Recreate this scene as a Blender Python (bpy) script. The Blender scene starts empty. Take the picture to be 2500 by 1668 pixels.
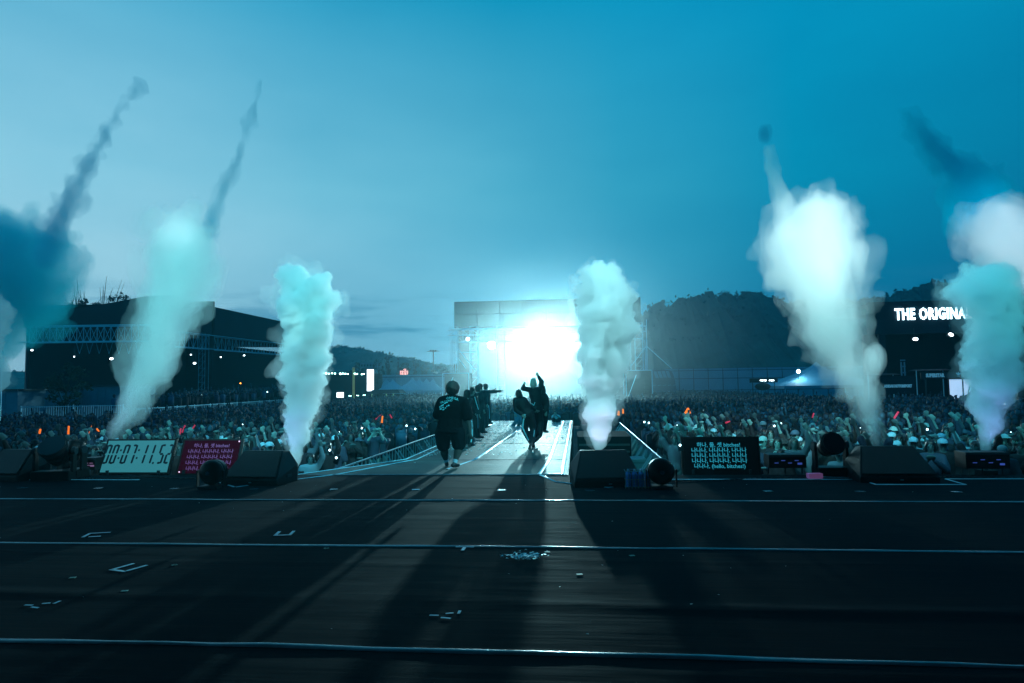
import bpy, bmesh, math, random
import numpy as np
from mathutils import Vector, Matrix, noise
R = math.radians
rnd = random.Random(7)
SC = bpy.context.scene
COL = SC.collection

def lin(c):
    """sRGB 0..255 -> linear RGBA"""
    out = []
    for v in c:
        v = v / 255.0
        out.append(v / 12.92 if v <= 0.04045 else ((v + 0.055) / 1.055) ** 2.4)
    return tuple(out) + (1.0,)

# ------------------------------------------------------------------ camera
F_PX, CX, CY = 1640.0, 1250.0, 834.0
CAM = Vector((0.0, 0.0, 1.68))
YAW, PITCH, ROLL = R(5.4), R(3.75), R(0.76)
CAM_M = Matrix.Rotation(YAW, 3, 'Z') @ Matrix.Rotation(R(90) + PITCH, 3, 'X') @ Matrix.Rotation(-ROLL, 3, 'Z')
cam_d = bpy.data.cameras.new('camera')
cam = bpy.data.objects.new('camera', cam_d)
COL.objects.link(cam)
cam.matrix_world = Matrix.Translation(CAM) @ CAM_M.to_4x4()
cam_d.sensor_width = 36.0
cam_d.lens = 36.0 * F_PX / 2500.0
cam_d.clip_start, cam_d.clip_end = 0.05, 6000
SC.camera = cam

def P(px, py, Y=None, z=None):
    """the point of the place seen at photo pixel (px, py), at depth Y or at height z"""
    d = CAM_M @ Vector(((px - CX) / F_PX, -(py - CY) / F_PX, -1.0))
    t = (Y - CAM.y) / d.y if Y is not None else (z - CAM.z) / d.z
    return CAM + d * t

# ------------------------------------------------------------------ sky
w = bpy.data.worlds.new('World')
SC.world = w
w.use_nodes = True
nt = w.node_tree
nt.nodes.clear()
def N(t, **k):
    n = nt.nodes.new(t)
    for a, b in k.items():
        setattr(n, a, b)
    return n
def L(a, b):
    nt.links.new(a, b)
def mth(op, a, b=None, clamp=False):
    n = nt.nodes.new('ShaderNodeMath'); n.operation = op; n.use_clamp = clamp
    for i, v in enumerate((a, b)):
        if v is None: continue
        if isinstance(v, (int, float)): n.inputs[i].default_value = v
        else: nt.links.new(v, n.inputs[i])
    return n.outputs[0]
def ramp(fac, stops, interp='LINEAR'):
    n = nt.nodes.new('ShaderNodeValToRGB')
    n.color_ramp.interpolation = interp
    el = n.color_ramp.elements
    while len(el) > 1: el.remove(el[-1])
    el[0].position, el[0].color = stops[0]
    for p, c in stops[1:]:
        e = el.new(p); e.color = c
    nt.links.new(fac, n.inputs[0])
    return n.outputs[0]
def mixc(fac, a, b, mode='MIX'):
    n = nt.nodes.new('ShaderNodeMix'); n.data_type = 'RGBA'; n.blend_type = mode
    for s, v in ((n.inputs[0], fac), (n.inputs[6], a), (n.inputs[7], b)):
        if isinstance(v, (int, float)): s.default_value = v
        elif isinstance(v, tuple): s.default_value = v
        else: nt.links.new(v, s)
    return n.outputs[2]
geo = N('ShaderNodeTexCoord')
sep = N('ShaderNodeSeparateXYZ'); L(geo.outputs['Generated'], sep.inputs[0])
X_, Y_, Z_ = sep.outputs
hl = mth('SQRT', mth('ADD', mth('MULTIPLY', X_, X_), mth('MULTIPLY', Y_, Y_)))
hl = mth('MAXIMUM', hl, 0.02)
SA = R(-62)                                   # azimuth of the afterglow, west of the runway
ca = mth('DIVIDE', mth('ADD', mth('MULTIPLY', X_, math.sin(SA)), mth('MULTIPLY', Y_, math.cos(SA))), hl)
az = mth('ADD', mth('MULTIPLY', ca, 0.5), 0.5)   # 0 away from the afterglow, 1 towards it
def A(deg):                                     # ramp position of a compass azimuth
    return math.cos(R(deg) - SA) * 0.5 + 0.5
hor = ramp(az, [(0.0, lin((0, 72, 110))), (A(32), lin((0, 96, 138))), (A(20), lin((0, 108, 150))), (A(7), lin((52, 154, 190))), (A(-3), lin((96, 178, 211))),
                (A(-18), lin((142, 202, 226))), (A(-36), lin((172, 219, 236))), (1.0, lin((170, 214, 232)))])
mid = ramp(az, [(0.0, lin((0, 98, 140))), (A(32), lin((0, 128, 168))), (A(18), lin((0, 146, 184))), (A(4), lin((56, 164, 197))), (A(-6), lin((92, 182, 210))),
                (A(-22), lin((124, 199, 223))), (A(-38), lin((156, 215, 235))), (1.0, lin((160, 215, 235)))])
top = ramp(az, [(0.0, lin((0, 108, 152))), (A(32), lin((0, 146, 190))), (A(10), lin((0, 150, 195))), (A(-6), lin((10, 148, 190))), (A(-25), lin((44, 160, 200))),
                (1.0, lin((72, 172, 208)))])
zen = lin((0, 120, 166))
el = mth('ARCSINE', Z_)
c1 = mixc(mth('DIVIDE', mth('SUBTRACT', el, R(4)), R(12), True), hor, mid)
c2 = mixc(mth('DIVIDE', mth('SUBTRACT', el, R(16)), R(15), True), c1, top)
c3 = mixc(mth('DIVIDE', mth('SUBTRACT', el, R(31)), R(40), True), c2, zen)
# thin dusk clouds low in the sky
mp = N('ShaderNodeMapping'); mp.inputs['Scale'].default_value = (6, 6, 40)
L(geo.outputs['Generated'], mp.inputs[0])
nz = N('ShaderNodeTexNoise'); nz.inputs['Scale'].default_value = 1.0; nz.inputs['Detail'].default_value = 7; nz.inputs['Roughness'].default_value = 0.6
L(mp.outputs[0], nz.inputs['Vector'])
low = mth('MULTIPLY', mth('SUBTRACT', 1.0, mth('DIVIDE', mth('ABSOLUTE', mth('SUBTRACT', el, R(5.0))), R(3.6)), True), 0.9)
cl = mth('MULTIPLY', mth('MULTIPLY', mth('SUBTRACT', nz.outputs[0], 0.44), 8.0, True), low)
c4 = mixc(cl, c3, mixc(0.85, c3, lin((46, 128, 168))))
mp2 = N('ShaderNodeMapping'); mp2.inputs['Scale'].default_value = (1.6, 1.6, 5)
L(geo.outputs['Generated'], mp2.inputs[0])
nz2 = N('ShaderNodeTexNoise'); nz2.inputs['Scale'].default_value = 1.5; nz2.inputs['Detail'].default_value = 5
L(mp2.outputs[0], nz2.inputs['Vector'])
c5 = mixc(mth('MULTIPLY', mth('SUBTRACT', nz2.outputs[0], 0.40), 3.2, True), c4, mixc(1.0, c4, (0.74, 0.88, 0.92, 1), 'MULTIPLY'))
nish = N('ShaderNodeTexSky'); nish.sky_type = 'NISHITA'; nish.sun_disc = False
nish.sun_elevation = R(-1.0); nish.sun_rotation = SA
bg1 = N('ShaderNodeBackground'); bg1.inputs[1].default_value = 1.0; L(c5, bg1.inputs[0])
bg2 = N('ShaderNodeBackground'); bg2.inputs[1].default_value = 0.05; L(mixc(1.0, nish.outputs[0], (0.12, 0.6, 0.7, 1), 'MULTIPLY'), bg2.inputs[0])
ads = N('ShaderNodeAddShader'); L(bg1.outputs[0], ads.inputs[0]); L(bg2.outputs[0], ads.inputs[1])
wo = N('ShaderNodeOutputWorld'); L(ads.outputs[0], wo.inputs[0])

# ------------------------------------------------------------------ render settings
SC.view_settings.view_transform = 'Standard'
SC.view_settings.look = 'None'
SC.view_settings.exposure = 0.0
SC.view_settings.gamma = 1.0
SC.view_settings.use_curve_mapping = False
SC.render.engine = 'CYCLES'
cy = SC.cycles
cy.use_denoising = True
cy.max_bounces = 8
cy.diffuse_bounces = 2
cy.glossy_bounces = 2
cy.transmission_bounces = 2
cy.transparent_max_bounces = 24
cy.volume_bounces = 8
cy.volume_step_rate = 2.0
cy.volume_max_steps = 128
cy.sample_clamp_indirect = 4.0
cy.caustics_reflective = False
cy.caustics_refractive = False
w.cycles.sampling_method = 'MANUAL'
w.cycles.sample_map_resolution = 256

# ------------------------------------------------------------------ helpers
MATS = {}
TONE = (0.34, 0.84, 1.0)            # blue-green grade mixed into every base colour, swallowing red
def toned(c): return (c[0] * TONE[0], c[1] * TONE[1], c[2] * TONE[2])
def mat(name, col, rough=0.8, metal=0.0, emit=0.0, emit_col=None, spec=0.5, noise_amt=0.0, noise_scale=20.0, bump=0.0, rand=None, attr=None):
    if name in MATS: return MATS[name]
    m = bpy.data.materials.new(name); m.use_nodes = True
    t = m.node_tree; b = t.nodes['Principled BSDF']
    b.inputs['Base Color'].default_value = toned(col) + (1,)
    b.inputs['Roughness'].default_value = rough
    b.inputs['Metallic'].default_value = metal
    b.inputs['Specular IOR Level'].default_value = spec
    if emit:
        b.inputs['Emission Color'].default_value = tuple(emit_col or col)[:3] + (1,)
        b.inputs['Emission Strength'].default_value = emit
    src = None
    if rand:                                 # colours picked per object
        oi = t.nodes.new('ShaderNodeObjectInfo'); cr = t.nodes.new('ShaderNodeValToRGB')
        cr.color_ramp.interpolation = 'CONSTANT'
        el = cr.color_ramp.elements
        while len(el) > 1: el.remove(el[-1])
        el[0].position = 0; el[0].color = toned(rand[0]) + (1,)
        for i, c in enumerate(rand[1:]):
            e = el.new((i + 1) / len(rand)); e.color = toned(c) + (1,)
        t.links.new(oi.outputs['Random'], cr.inputs[0]); src = cr.outputs[0]
    if attr:
        at = t.nodes.new('ShaderNodeAttribute'); at.attribute_name = attr; src = at.outputs['Color']
    if noise_amt or bump:
        tc = t.nodes.new('ShaderNodeTexCoord'); nn = t.nodes.new('ShaderNodeTexNoise')
        nn.inputs['Scale'].default_value = noise_scale; nn.inputs['Detail'].default_value = 6
        t.links.new(tc.outputs['Object'], nn.inputs['Vector'])
        if noise_amt:
            mx = t.nodes.new('ShaderNodeMix'); mx.data_type = 'RGBA'; mx.blend_type = 'MULTIPLY'
            mx.inputs[0].default_value = 1.0
            mr = t.nodes.new('ShaderNodeMapRange'); mr.inputs[1].default_value = 0.3; mr.inputs[2].default_value = 0.7
            mr.inputs[3].default_value = 1 - noise_amt; mr.inputs[4].default_value = 1 + noise_amt
            t.links.new(nn.outputs[0], mr.inputs[0]); t.links.new(mr.outputs[0], mx.inputs[7])
            if src: t.links.new(src, mx.inputs[6])
            else: mx.inputs[6].default_value = b.inputs['Base Color'].default_value
            src = mx.outputs[2]
        if bump:
            bp = t.nodes.new('ShaderNodeBump'); bp.inputs['Strength'].default_value = bump; bp.inputs['Distance'].default_value = 0.02
            t.links.new(nn.outputs[0], bp.inputs['Height']); t.links.new(bp.outputs[0], b.inputs['Normal'])
    if src: t.links.new(src, b.inputs['Base Color'])
    MATS[name] = m
    return m

def tag(o, label=None, cat=None, group=None, kind=None):
    if label: o['label'] = label
    if cat: o['category'] = cat
    if group: o['group'] = group
    if kind: o['kind'] = kind
    return o

def empty(name, loc=(0, 0, 0), label=None, cat=None, group=None, rz=0):
    o = bpy.data.objects.new(name, None)
    o.empty_display_size = 0.1
    COL.objects.link(o); o.location = loc; o.rotation_euler.z = rz
    return tag(o, label, cat, group)

class MB:
    """collects shapes in one mesh"""
    def __init__(s): s.bm = bmesh.new()
    def box(s, c, size, rot=None, taper=1.0):
        r = bmesh.ops.create_cube(s.bm, size=1.0)
        for v in r['verts']:
            k = taper if v.co.z > 0 else 1.0
            v.co = Vector((v.co.x * size[0] * k, v.co.y * size[1] * k, v.co.z * size[2]))
            if rot is not None: v.co = rot @ v.co
            v.co += Vector(c)
        return s
    def cyl(s, p0, p1, r0, r1=None, seg=10, caps=True):
        p0, p1 = Vector(p0), Vector(p1); r1 = r0 if r1 is None else r1
        d = p1 - p0; q = d.to_track_quat('Z', 'Y')
        r = bmesh.ops.create_cone(s.bm, cap_ends=caps, cap_tris=False, segments=seg, radius1=r0, radius2=max(r1, 1e-5), depth=d.length)
        mid = (p0 + p1) / 2
        for v in r['verts']: v.co = q @ v.co + mid
        return s
    def ball(s, c, r, sub=2, scale=(1, 1, 1), rot=None):
        q = bmesh.ops.create_icosphere(s.bm, subdivisions=sub, radius=1.0)
        for v in q['verts']:
            co = Vector((v.co.x * r * scale[0], v.co.y * r * scale[1], v.co.z * r * scale[2]))
            if rot is not None: co = rot @ co
            v.co = co + Vector(c)
        return s
    def poly(s, pts, thick=None):
        vs = [s.bm.verts.new(Vector(p)) for p in pts]
        f = s.bm.faces.new(vs)
        if thick is not None:
            r = bmesh.ops.extrude_face_region(s.bm, geom=[f])
            for v in [e for e in r['geom'] if isinstance(e, bmesh.types.BMVert)]: v.co += Vector(thick)
        return s
    def build(s, name, m=None, parent=None, smooth=False, bevel=0.0):
        if bevel: bmesh.ops.bevel(s.bm, geom=list(s.bm.edges), offset=bevel, segments=2, profile=0.7, affect='EDGES')
        bmesh.ops.recalc_face_normals(s.bm, faces=list(s.bm.faces))
        me = bpy.data.meshes.new(name); s.bm.to_mesh(me); s.bm.free()
        if smooth:
            for p in me.polygons: p.use_smooth = True
        return link(name, me, m, parent)

def link(name, me, m=None, parent=None):
    o = bpy.data.objects.new(name, me); COL.objects.link(o)
    if m is not None and not me.materials: me.materials.append(m)
    if parent is not None: o.parent = parent
    return o

_unit = {}
def bar(parent, p0, p1, r, m, name='bar', square=False, seg=6):
    """one straight bar, sharing its unit mesh with its like"""
    key = (m.name, square, seg)
    if key not in _unit:
        b = bmesh.new()
        if square: 
            bmesh.ops.create_cube(b, size=2.0)
            for v in b.verts: v.co.z = v.co.z / 2
        else: bmesh.ops.create_cone(b, cap_ends=True, segments=seg, radius1=1, radius2=1, depth=1)
        me = bpy.data.meshes.new('bar'); b.to_mesh(me); b.free(); me.materials.append(m); _unit[key] = me
    p0, p1 = Vector(p0), Vector(p1); d = p1 - p0
    o = bpy.data.objects.new(name, _unit[key]); COL.objects.link(o)
    q = d.to_track_quat('Z', 'Y')
    o.matrix_local = Matrix.Translation((p0 + p1) / 2) @ q.to_matrix().to_4x4() @ Matrix.Diagonal((r, r, d.length, 1))
    if parent is not None: o.parent = parent
    return o

def text_mesh(name, s, size, m, parent=None, mw=None, align='CENTER', extrude=0.0, bold=0.0, shear=0.0, space=1.0, sx=1.0, vcenter=True):
    c = bpy.data.curves.new(name, 'FONT'); c.body = s; c.size = size; c.align_x = align
    c.align_y = 'CENTER' if vcenter else 'TOP_BASELINE'
    c.extrude = extrude; c.offset = bold; c.shear = shear; c.space_character = space; c.resolution_u = 2
    t = bpy.data.objects.new(name, c); me = _bake(t)
    bpy.data.objects.remove(t)
    me.materials.clear(); me.materials.append(m); me.name = name
    if sx != 1.0:
        for v in me.vertices: v.co.x *= sx
    o = bpy.data.objects.new(name, me); COL.objects.link(o)
    if parent is not None: o.parent = parent
    if mw is not None: o.matrix_local = mw
    return o

def face_cam(loc, rz=0.0, tilt=0.0):
    """frame whose XY plane stands upright and faces the stage (-Y)"""
    return Matrix.Translation(Vector(loc)) @ Matrix.Rotation(rz, 4, 'Z') @ Matrix.Rotation(R(90) - tilt, 4, 'X')

_ts = bpy.data.scenes.new('workshop')          # shapes are welded in a scene of their own, which keeps that fast
def _bake(o):
    _ts.collection.objects.link(o); _ts.view_layers[0].update()
    me = bpy.data.meshes.new_from_object(o.evaluated_get(_ts.view_layers[0].depsgraph))
    _ts.collection.objects.unlink(o)
    return me
def remesh(bm, voxel, smooth=2, name='m'):
    """weld overlapping shapes into one continuous surface"""
    me = bpy.data.meshes.new('t'); bm.to_mesh(me); bm.free()
    o = bpy.data.objects.new('t', me)
    md = o.modifiers.new('r', 'REMESH'); md.mode = 'VOXEL'; md.voxel_size = voxel; md.use_smooth_shade = True
    if smooth:
        s = o.modifiers.new('s', 'SMOOTH'); s.iterations = smooth; s.factor = 0.5
    out = _bake(o)
    bpy.data.objects.remove(o); bpy.data.meshes.remove(me)
    out.name = name
    for p in out.polygons: p.use_smooth = True
    return out

def spot(name, loc, target, watts, angle, blend=0.3, col=(1, 1, 1), radius=0.1, parent=None):
    l = bpy.data.lights.new(name, 'SPOT'); l.energy = watts; l.spot_size = R(angle); l.spot_blend = blend
    l.color = col; l.shadow_soft_size = radius
    o = bpy.data.objects.new(name, l); COL.objects.link(o)
    d = Vector(target) - Vector(loc)
    o.location = loc; o.rotation_euler = d.to_track_quat('-Z', 'Y').to_euler()
    return o

BLACK = mat('black_paint', (0.007, 0.008, 0.009), 0.5, spec=.3, noise_amt=0.3, noise_scale=9)
BLACK_M = mat('black_matt_cloth', (0.01, 0.011, 0.013), 0.95, spec=0.2)
ALU = mat('truss_aluminium', (0.75, 0.76, 0.78), 0.45, 0.25)
DARKM = mat('dark_steel', (0.05, 0.055, 0.06), 0.5, 0.6)
WHITE = mat('white_sheet', (0.7, 0.72, 0.74), 0.7, noise_amt=0.06, noise_scale=2)
STEEL = mat('galvanised_steel', (0.4, 0.42, 0.44), 0.5, 0.6)
GZ = -1.3                                     # crowd ground level; the stage floor is z = 0

# ------------------------------------------------------------------ lights the photo shows: blinders over the mixing tower
LC = (0.30, 0.90, 1.0)
LAMPS = [(1345, 828, 95000, 'largest and brightest spotlight on the tower truss'),
         (1200, 843, 1800, 'spotlight nearest the hall side end of the tower truss'),
         (1274, 852, 4000, 'spotlight between the largest light and the one on its hall side'),
         (1396, 845, 4000, 'spotlight beside the billowing pale plume on the tower truss')]
LY = 76.0
lens_m = mat('lit_lens', (1, 1, 1), emit=90.0, emit_col=(0.85, 0.98, 1.0))
for i, (px, py, wt, lab) in enumerate(LAMPS):
    p = P(px, py, Y=LY)
    big = i == 0
    r = 0.95 if big else 0.4
    t = empty('spotlight', p, lab, 'spotlight', 'spotlights on the tower truss')
    MB().cyl((0, 0.75, 0), (0, 0.02, 0), r * 0.7, r * 1.1, 20).build('housing', BLACK, t)
    MB().cyl((0, 0.02, 0), (0, -0.03, 0), r, r, 24).build('lens', lens_m, t)
    for s in (-1, 1): bar(t, (s * r * 1.18, 0.3, -r * .2), (s * r * 1.18, 0.3, r * 1.4), 0.04, BLACK, 'yoke')
    for k in range(4):
        a = k * math.pi / 2
        MB().box((math.cos(a) * r * 1.15, -0.1, math.sin(a) * r * 1.15), (0.05 + abs(math.sin(a)) * r * 1.6, 0.3, 0.05 + abs(math.cos(a)) * r * 1.6)).build('barn_door', BLACK, t)
    s = spot('spot_beam', p + Vector((0, -0.15, 0)), (-4.4, 9, 0) if big else (-4.0, 12, 0), wt * (1.35 if big else 1.3), 9.6 if big else 12, 0.7, (.50, .94, 1.0) if big else LC, 0.30 if big else .15)
for i, (px, py, wt) in enumerate(((1345, 832, 15000), (1274, 856, 9000), (1200, 847, 3500), (1396, 849, 9000))):  # extra floods at the tower lamps, added to brighten the fog below
    p = P(px, py, Y=LY - .2)
    spot('added_flood_beam', p, (p.x * .9 - .3, LY - 15.5, -1.3), wt, 41, .7, (.50, .94, 1.0), .3)
for px, py, wt in ((1345, 830, 19000), (1274, 854, 8000), (1200, 845, 4000), (1396, 847, 8000)):  # extra wide lights added at the same lamps for the glow around them
    p = P(px, py, Y=LY - .3)
    spot('added_glow_beam', p, (p.x * .7, 8, 4), wt, 150, 1.0, (.50, .94, 1.0), .35)
# stage wash lamps on the stage roof truss, above and behind the camera
TEAL = (0.12, 1.0, 0.92)
for x, tx, wt, c in ((-9, -9, 3400, TEAL), (-3, -3.5, 3600, TEAL), (4, 5, 4600, TEAL), (9, 10.5, 3600, (0.22, 0.95, 0.85)), (14, 16, 700, (0.12, 0.75, 1.0)), (-15, -15, 600, (0.10, 0.7, 1.0))):
    spot('wash_beam', (x, 4.0, 8.9), (tx, 22.5, 0.2), wt, 33, 0.55, c, 0.25)
# tight white beams that pick out a few fans
for px, py, Y, wt, an in ((600, 1042, 21, 1500, 2.6), (815, 1108, 16.2, 1500, 3.4), (880, 1050, 21, 900, 3), (1003, 1050, 22, 2200, 3.0), (1578, 1038, 22, 1800, 2.6), (1655, 1045, 20, 1500, 2.6), (1895, 1045, 19, 1200, 3.2), (1945, 1100, 15.5, 500, 5), (2230, 1130, 14.6, 500, 5), (730, 1120, 15, 500, 5), (1720, 1040, 19, 500, 6)):
    q = P(px, py, Y=Y)
    spot('fan_beam', (q.x * .8, 5.5, 8.9), q, wt * 3.2, an * 1.15, .7, (.45, 1.0, .95), .05)
sun_d = bpy.data.lights.new('afterglow_sun', 'SUN'); sun_d.energy = 0.05; sun_d.angle = R(30); sun_d.color = (0.5, 0.8, 1.0)
sun = bpy.data.objects.new('afterglow_sun', sun_d); COL.objects.link(sun)
sun.rotation_euler = Vector((-math.sin(SA), -math.cos(SA), -0.12)).to_track_quat('-Z', 'Y').to_euler()

# ------------------------------------------------------------------ ground
gm = mat('field_ground', (0.05, 0.055, 0.05), 0.95, noise_amt=0.5, noise_scale=0.5)
MB().poly([(-1600, -60, GZ), (1600, -60, GZ), (1600, 14000, GZ), (-1600, 14000, GZ)]).build('ground', gm)['kind'] = 'structure'

# ------------------------------------------------------------------ haze
def vol_mat(name, density, aniso, col=(1, 1, 1), absorb=None):
    m = bpy.data.materials.new(name); m.use_nodes = True
    t = m.node_tree; t.nodes.clear()
    v = t.nodes.new('ShaderNodeVolumePrincipled'); o = t.nodes.new('ShaderNodeOutputMaterial')
    v.inputs['Color'].default_value = tuple(col) + (1,)
    v.inputs['Density'].default_value = density; v.inputs['Anisotropy'].default_value = aniso
    if absorb: v.inputs['Absorption Color'].default_value = tuple(absorb) + (1,)
    t.links.new(v.outputs[0], o.inputs['Volume'])
    return m, v
hm, _ = vol_mat('haze_air', 0.0007, 0.6, (0.10, 0.80, 1.0))
hz = MB().box((0, 330, 32), (1300, 800, 70)).build('haze', hm)
hz['kind'] = 'stuff'

fm = bpy.data.materials.new('glow_fog_air'); fm.use_nodes = True
t = fm.node_tree; t.nodes.clear()
v = t.nodes.new('ShaderNodeVolumePrincipled'); o = t.nodes.new('ShaderNodeOutputMaterial'); tc = t.nodes.new('ShaderNodeTexCoord')
g = t.nodes.new('ShaderNodeTexGradient'); g.gradient_type = 'QUADRATIC_SPHERE'
nn = t.nodes.new('ShaderNodeTexNoise'); nn.inputs['Scale'].default_value = 2.2; nn.inputs['Detail'].default_value = 3
mu = t.nodes.new('ShaderNodeMath'); mu.operation = 'MULTIPLY'; mu2 = t.nodes.new('ShaderNodeMath'); mu2.operation = 'MULTIPLY'; mu2.inputs[1].default_value = 0.030
t.links.new(tc.outputs['Object'], g.inputs[0]); t.links.new(tc.outputs['Object'], nn.inputs['Vector'])
t.links.new(g.outputs['Fac'], mu.inputs[0]); t.links.new(nn.outputs[0], mu.inputs[1]); t.links.new(mu.outputs[0], mu2.inputs[0]); t.links.new(mu2.outputs[0], v.inputs['Density'])
v.inputs['Color'].default_value = (.85, .97, 1, 1); v.inputs['Anisotropy'].default_value = .72
t.links.new(v.outputs[0], o.inputs['Volume'])
fm.cycles.volume_step_rate = 1.0
c_ = P(1330, 860, Y=56)
f_ = MB().ball((0, 0, 0), 1.0, 3).build('glow_fog', fm); f_['kind'] = 'stuff'  # fog ball added round the tower lamps, carrying haze and lens bloom alike
f_.location = c_; f_.scale = (21, 29, 13)

# ------------------------------------------------------------------ smoke
def jet(name, D, prof, dens, col, label, seed, aniso=0.3, voxel=0.036, depth=1.0, disp=0.21, lobes=54, group=None, big=1.25, streak=None, fine=1.25, material=None, cat=True):
    """a billowing gas plume: overlapping puffs along the profile [(y, xl, xr) in photo pixels] at depth D, welded, then roughened"""
    rr = random.Random(seed)
    bm = bmesh.new()
    prof = sorted(prof, key=lambda q: -q[0])
    pts = [(P((a + b) / 2, y, Y=D), (P(b, y, Y=D) - P(a, y, Y=D)).length / 2 * (.84 if streak is None else .95)) for y, a, b in prof]
    seglen = [0]
    for i in range(1, len(pts)): seglen.append(seglen[-1] + (pts[i][0] - pts[i - 1][0]).length)
    tot = seglen[-1]
    def at(s):
        for i in range(1, len(pts)):
            if s <= seglen[i]:
                k = (s - seglen[i - 1]) / max(1e-6, seglen[i] - seglen[i - 1])
                return pts[i - 1][0].lerp(pts[i][0], k), pts[i - 1][1] * (1 - k) + pts[i][1] * k
        return pts[-1]
    s = 0.0
    while s < tot:
        c, r = at(s)
        m4 = Matrix.Translation(c) @ Matrix.Diagonal((r * .86, r * .86 * depth, r * .5, 1))
        bmesh.ops.create_icosphere(bm, subdivisions=2, radius=1, matrix=m4)
        nl = max(3, int(lobes * r * .6))
        for k in range(nl):
            a = rr.uniform(0, 2 * math.pi); q = r * rr.choice((.14, .2, .26, .34, .46)) * rr.uniform(.8, 1.1) * big
            m4 = Matrix.Translation(c + Vector((math.cos(a) * (r - q * .8), math.sin(a) * (r - q * .8) * depth, rr.uniform(-.3, .3) * r))) @ Matrix.Diagonal((q, q, q * rr.uniform(.8, 1.3), 1))
            bmesh.ops.create_icosphere(bm, subdivisions=1, radius=1, matrix=m4)
        s += max(0.04, r * 0.24)
    me = remesh(bm, voxel, 1, name)
    if streak is not None: fine = 0
    n = len(me.vertices); co = np.empty(n * 3, 'f'); no = np.empty(n * 3, 'f')
    me.vertices.foreach_get('co', co); me.vertex_normals.foreach_get('vector', no)
    co = co.reshape(-1, 3); no = no.reshape(-1, 3)
    base = np.array(pts[0][0])
    off = Vector((seed * 3.1, seed * 1.7, 0))
    for i in range(n):
        p = Vector(co[i])
        h = p.z - base[2]
        k = min(1.0, 0.15 + h * 0.55)
        if streak is None:
            d = noise.noise(p * 3.1 + off) * 0.9 + (0.5 - abs(noise.noise(p * 6.3 + off))) * .8 + (0.4 - abs(noise.noise(p * 11 + off))) * fine + noise.noise(p * 21 + off) * fine * .35 - .55
        else:
            q = Vector((p.x * streak[0], p.y * streak[0], p.z * streak[1])) + off
            d = noise.noise(q) + noise.noise(q * 2.3) * .7 + noise.noise(q * 5.1) * .35
        co[i] += no[i] * d * disp * k
    me.vertices.foreach_set('co', co.ravel()); me.update()
    bm = bmesh.new(); bm.from_mesh(me); bpy.data.meshes.remove(me)
    me = remesh(bm, voxel * (.9 if streak is None else .75), 0 if streak is None else 2, name)                     # weld again, so that no fold turns inside out
    m, v = (material, None) if material else vol_mat(name + '_gas', dens, aniso, col)
    o = link(name, me, m)
    if cat:
        tag(o, label, 'smoke plume', group)
        vl, _ = jet('gas_veil', D, [(y, (a + b) / 2 - (b - a) * .57, (a + b) / 2 + (b - a) * .57) for y, a, b in prof], 1, col, None, seed + 50, voxel=.05, disp=.30, lobes=14, streak=(3.4, 2.2), material=vol_mat('veil_gas', dens * .09, aniso, col)[0], cat=False)
        vl.parent = o
    return o, v

PG = 'gas jets along the stage edge'
D0 = 13.2
jet('smoke_plume', D0, [(1156, 716, 724), (1140, 712, 730), (1110, 704, 742), (1070, 697, 758), (1030, 692, 772), (1000, 690, 784), (950, 688, 792), (900, 688, 800), (860, 682, 806), (820, 684, 812),
     (790, 684, 808), (765, 674, 822), (745, 668, 834), (720, 678, 826), (705, 685, 806), (690, 676, 790), (672, 676, 776), (656, 698, 760)],
    8.0, (0.955, 0.998, 1.0), 'slim pale plume rising beside the wedge speaker by the pink screen', 3, group=PG)
jet('smoke_plume', D0 + .3, [(1096, 1443, 1476), (1070, 1430, 1492), (1050, 1426, 1494), (1020, 1420, 1506), (1000, 1414, 1524), (970, 1424, 1516), (945, 1414, 1524), (915, 1414, 1530), (880, 1404, 1544), (850, 1398, 1552),
     (820, 1400, 1562), (790, 1402, 1568), (760, 1398, 1566), (735, 1394, 1558), (710, 1406, 1548), (690, 1400, 1540), (672, 1412, 1530)],
    8.0, (0.965, 0.998, 1.0), 'billowing pale plume rising behind the wedge speaker beside the runway', 5, group=PG)
jet('smoke_plume', D0 + .2, [(1110, 2394, 2418), (1070, 2384, 2432), (1040, 2378, 2446), (1000, 2372, 2462), (960, 2352, 2478), (925, 2350, 2500), (890, 2350, 2506), (850, 2346, 2500), (810, 2338, 2500),
     (770, 2340, 2506), (740, 2330, 2502), (710, 2312, 2496), (685, 2312, 2488), (668, 2334, 2474)],
    5.5, (0.82, 0.982, 1.0), 'blue plume hiding the end of the lit white lettering', 8, group=PG)

# lamps of the stage front trained on the gas, and the coloured rings of the jets themselves
for (sx, sy, sz), px, Y, col, wt, up in (((4.5, 7.5, 9.0), 760, D0, (.42, .92, 1.0), 4400, 2.6), ((-9, 6, 9.0), 700, D0, (.12, .80, 1.0), 3000, 2.2), ((-5.5, 8, 9.2), 1440, D0, (.38, .93, 1.0), 5600, 2.6), ((7.5, 8, 9.2), 1520, D0, (.40, .94, 1.0), 7200, 2.7),
                                         ((2.0, 7, 9.2), 2370, D0, (.14, .80, 1.0), 3300, 2.6)):
    q = P(px, 1100, Y=Y)
    spot('plume_beam', (sx, sy, sz), (q.x, Y, up), wt, 26, .8, col, .3)
for px, Y, col, wt in ((720, D0, (.35, .45, 1.0), 60), (1460, D0 + .3, (.80, .62, 1.0), 120), (2406, D0 + .2, (.4, .4, 1.0), 80), (268, 13.6, (.4, .6, 1.0), 60)):
    q = P(px, 1100, Y=Y)
    spot('jet_ring_beam', (q.x, Y - .45, .05), (q.x, Y, 1.5), wt, 46, .8, col, .08)

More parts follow.
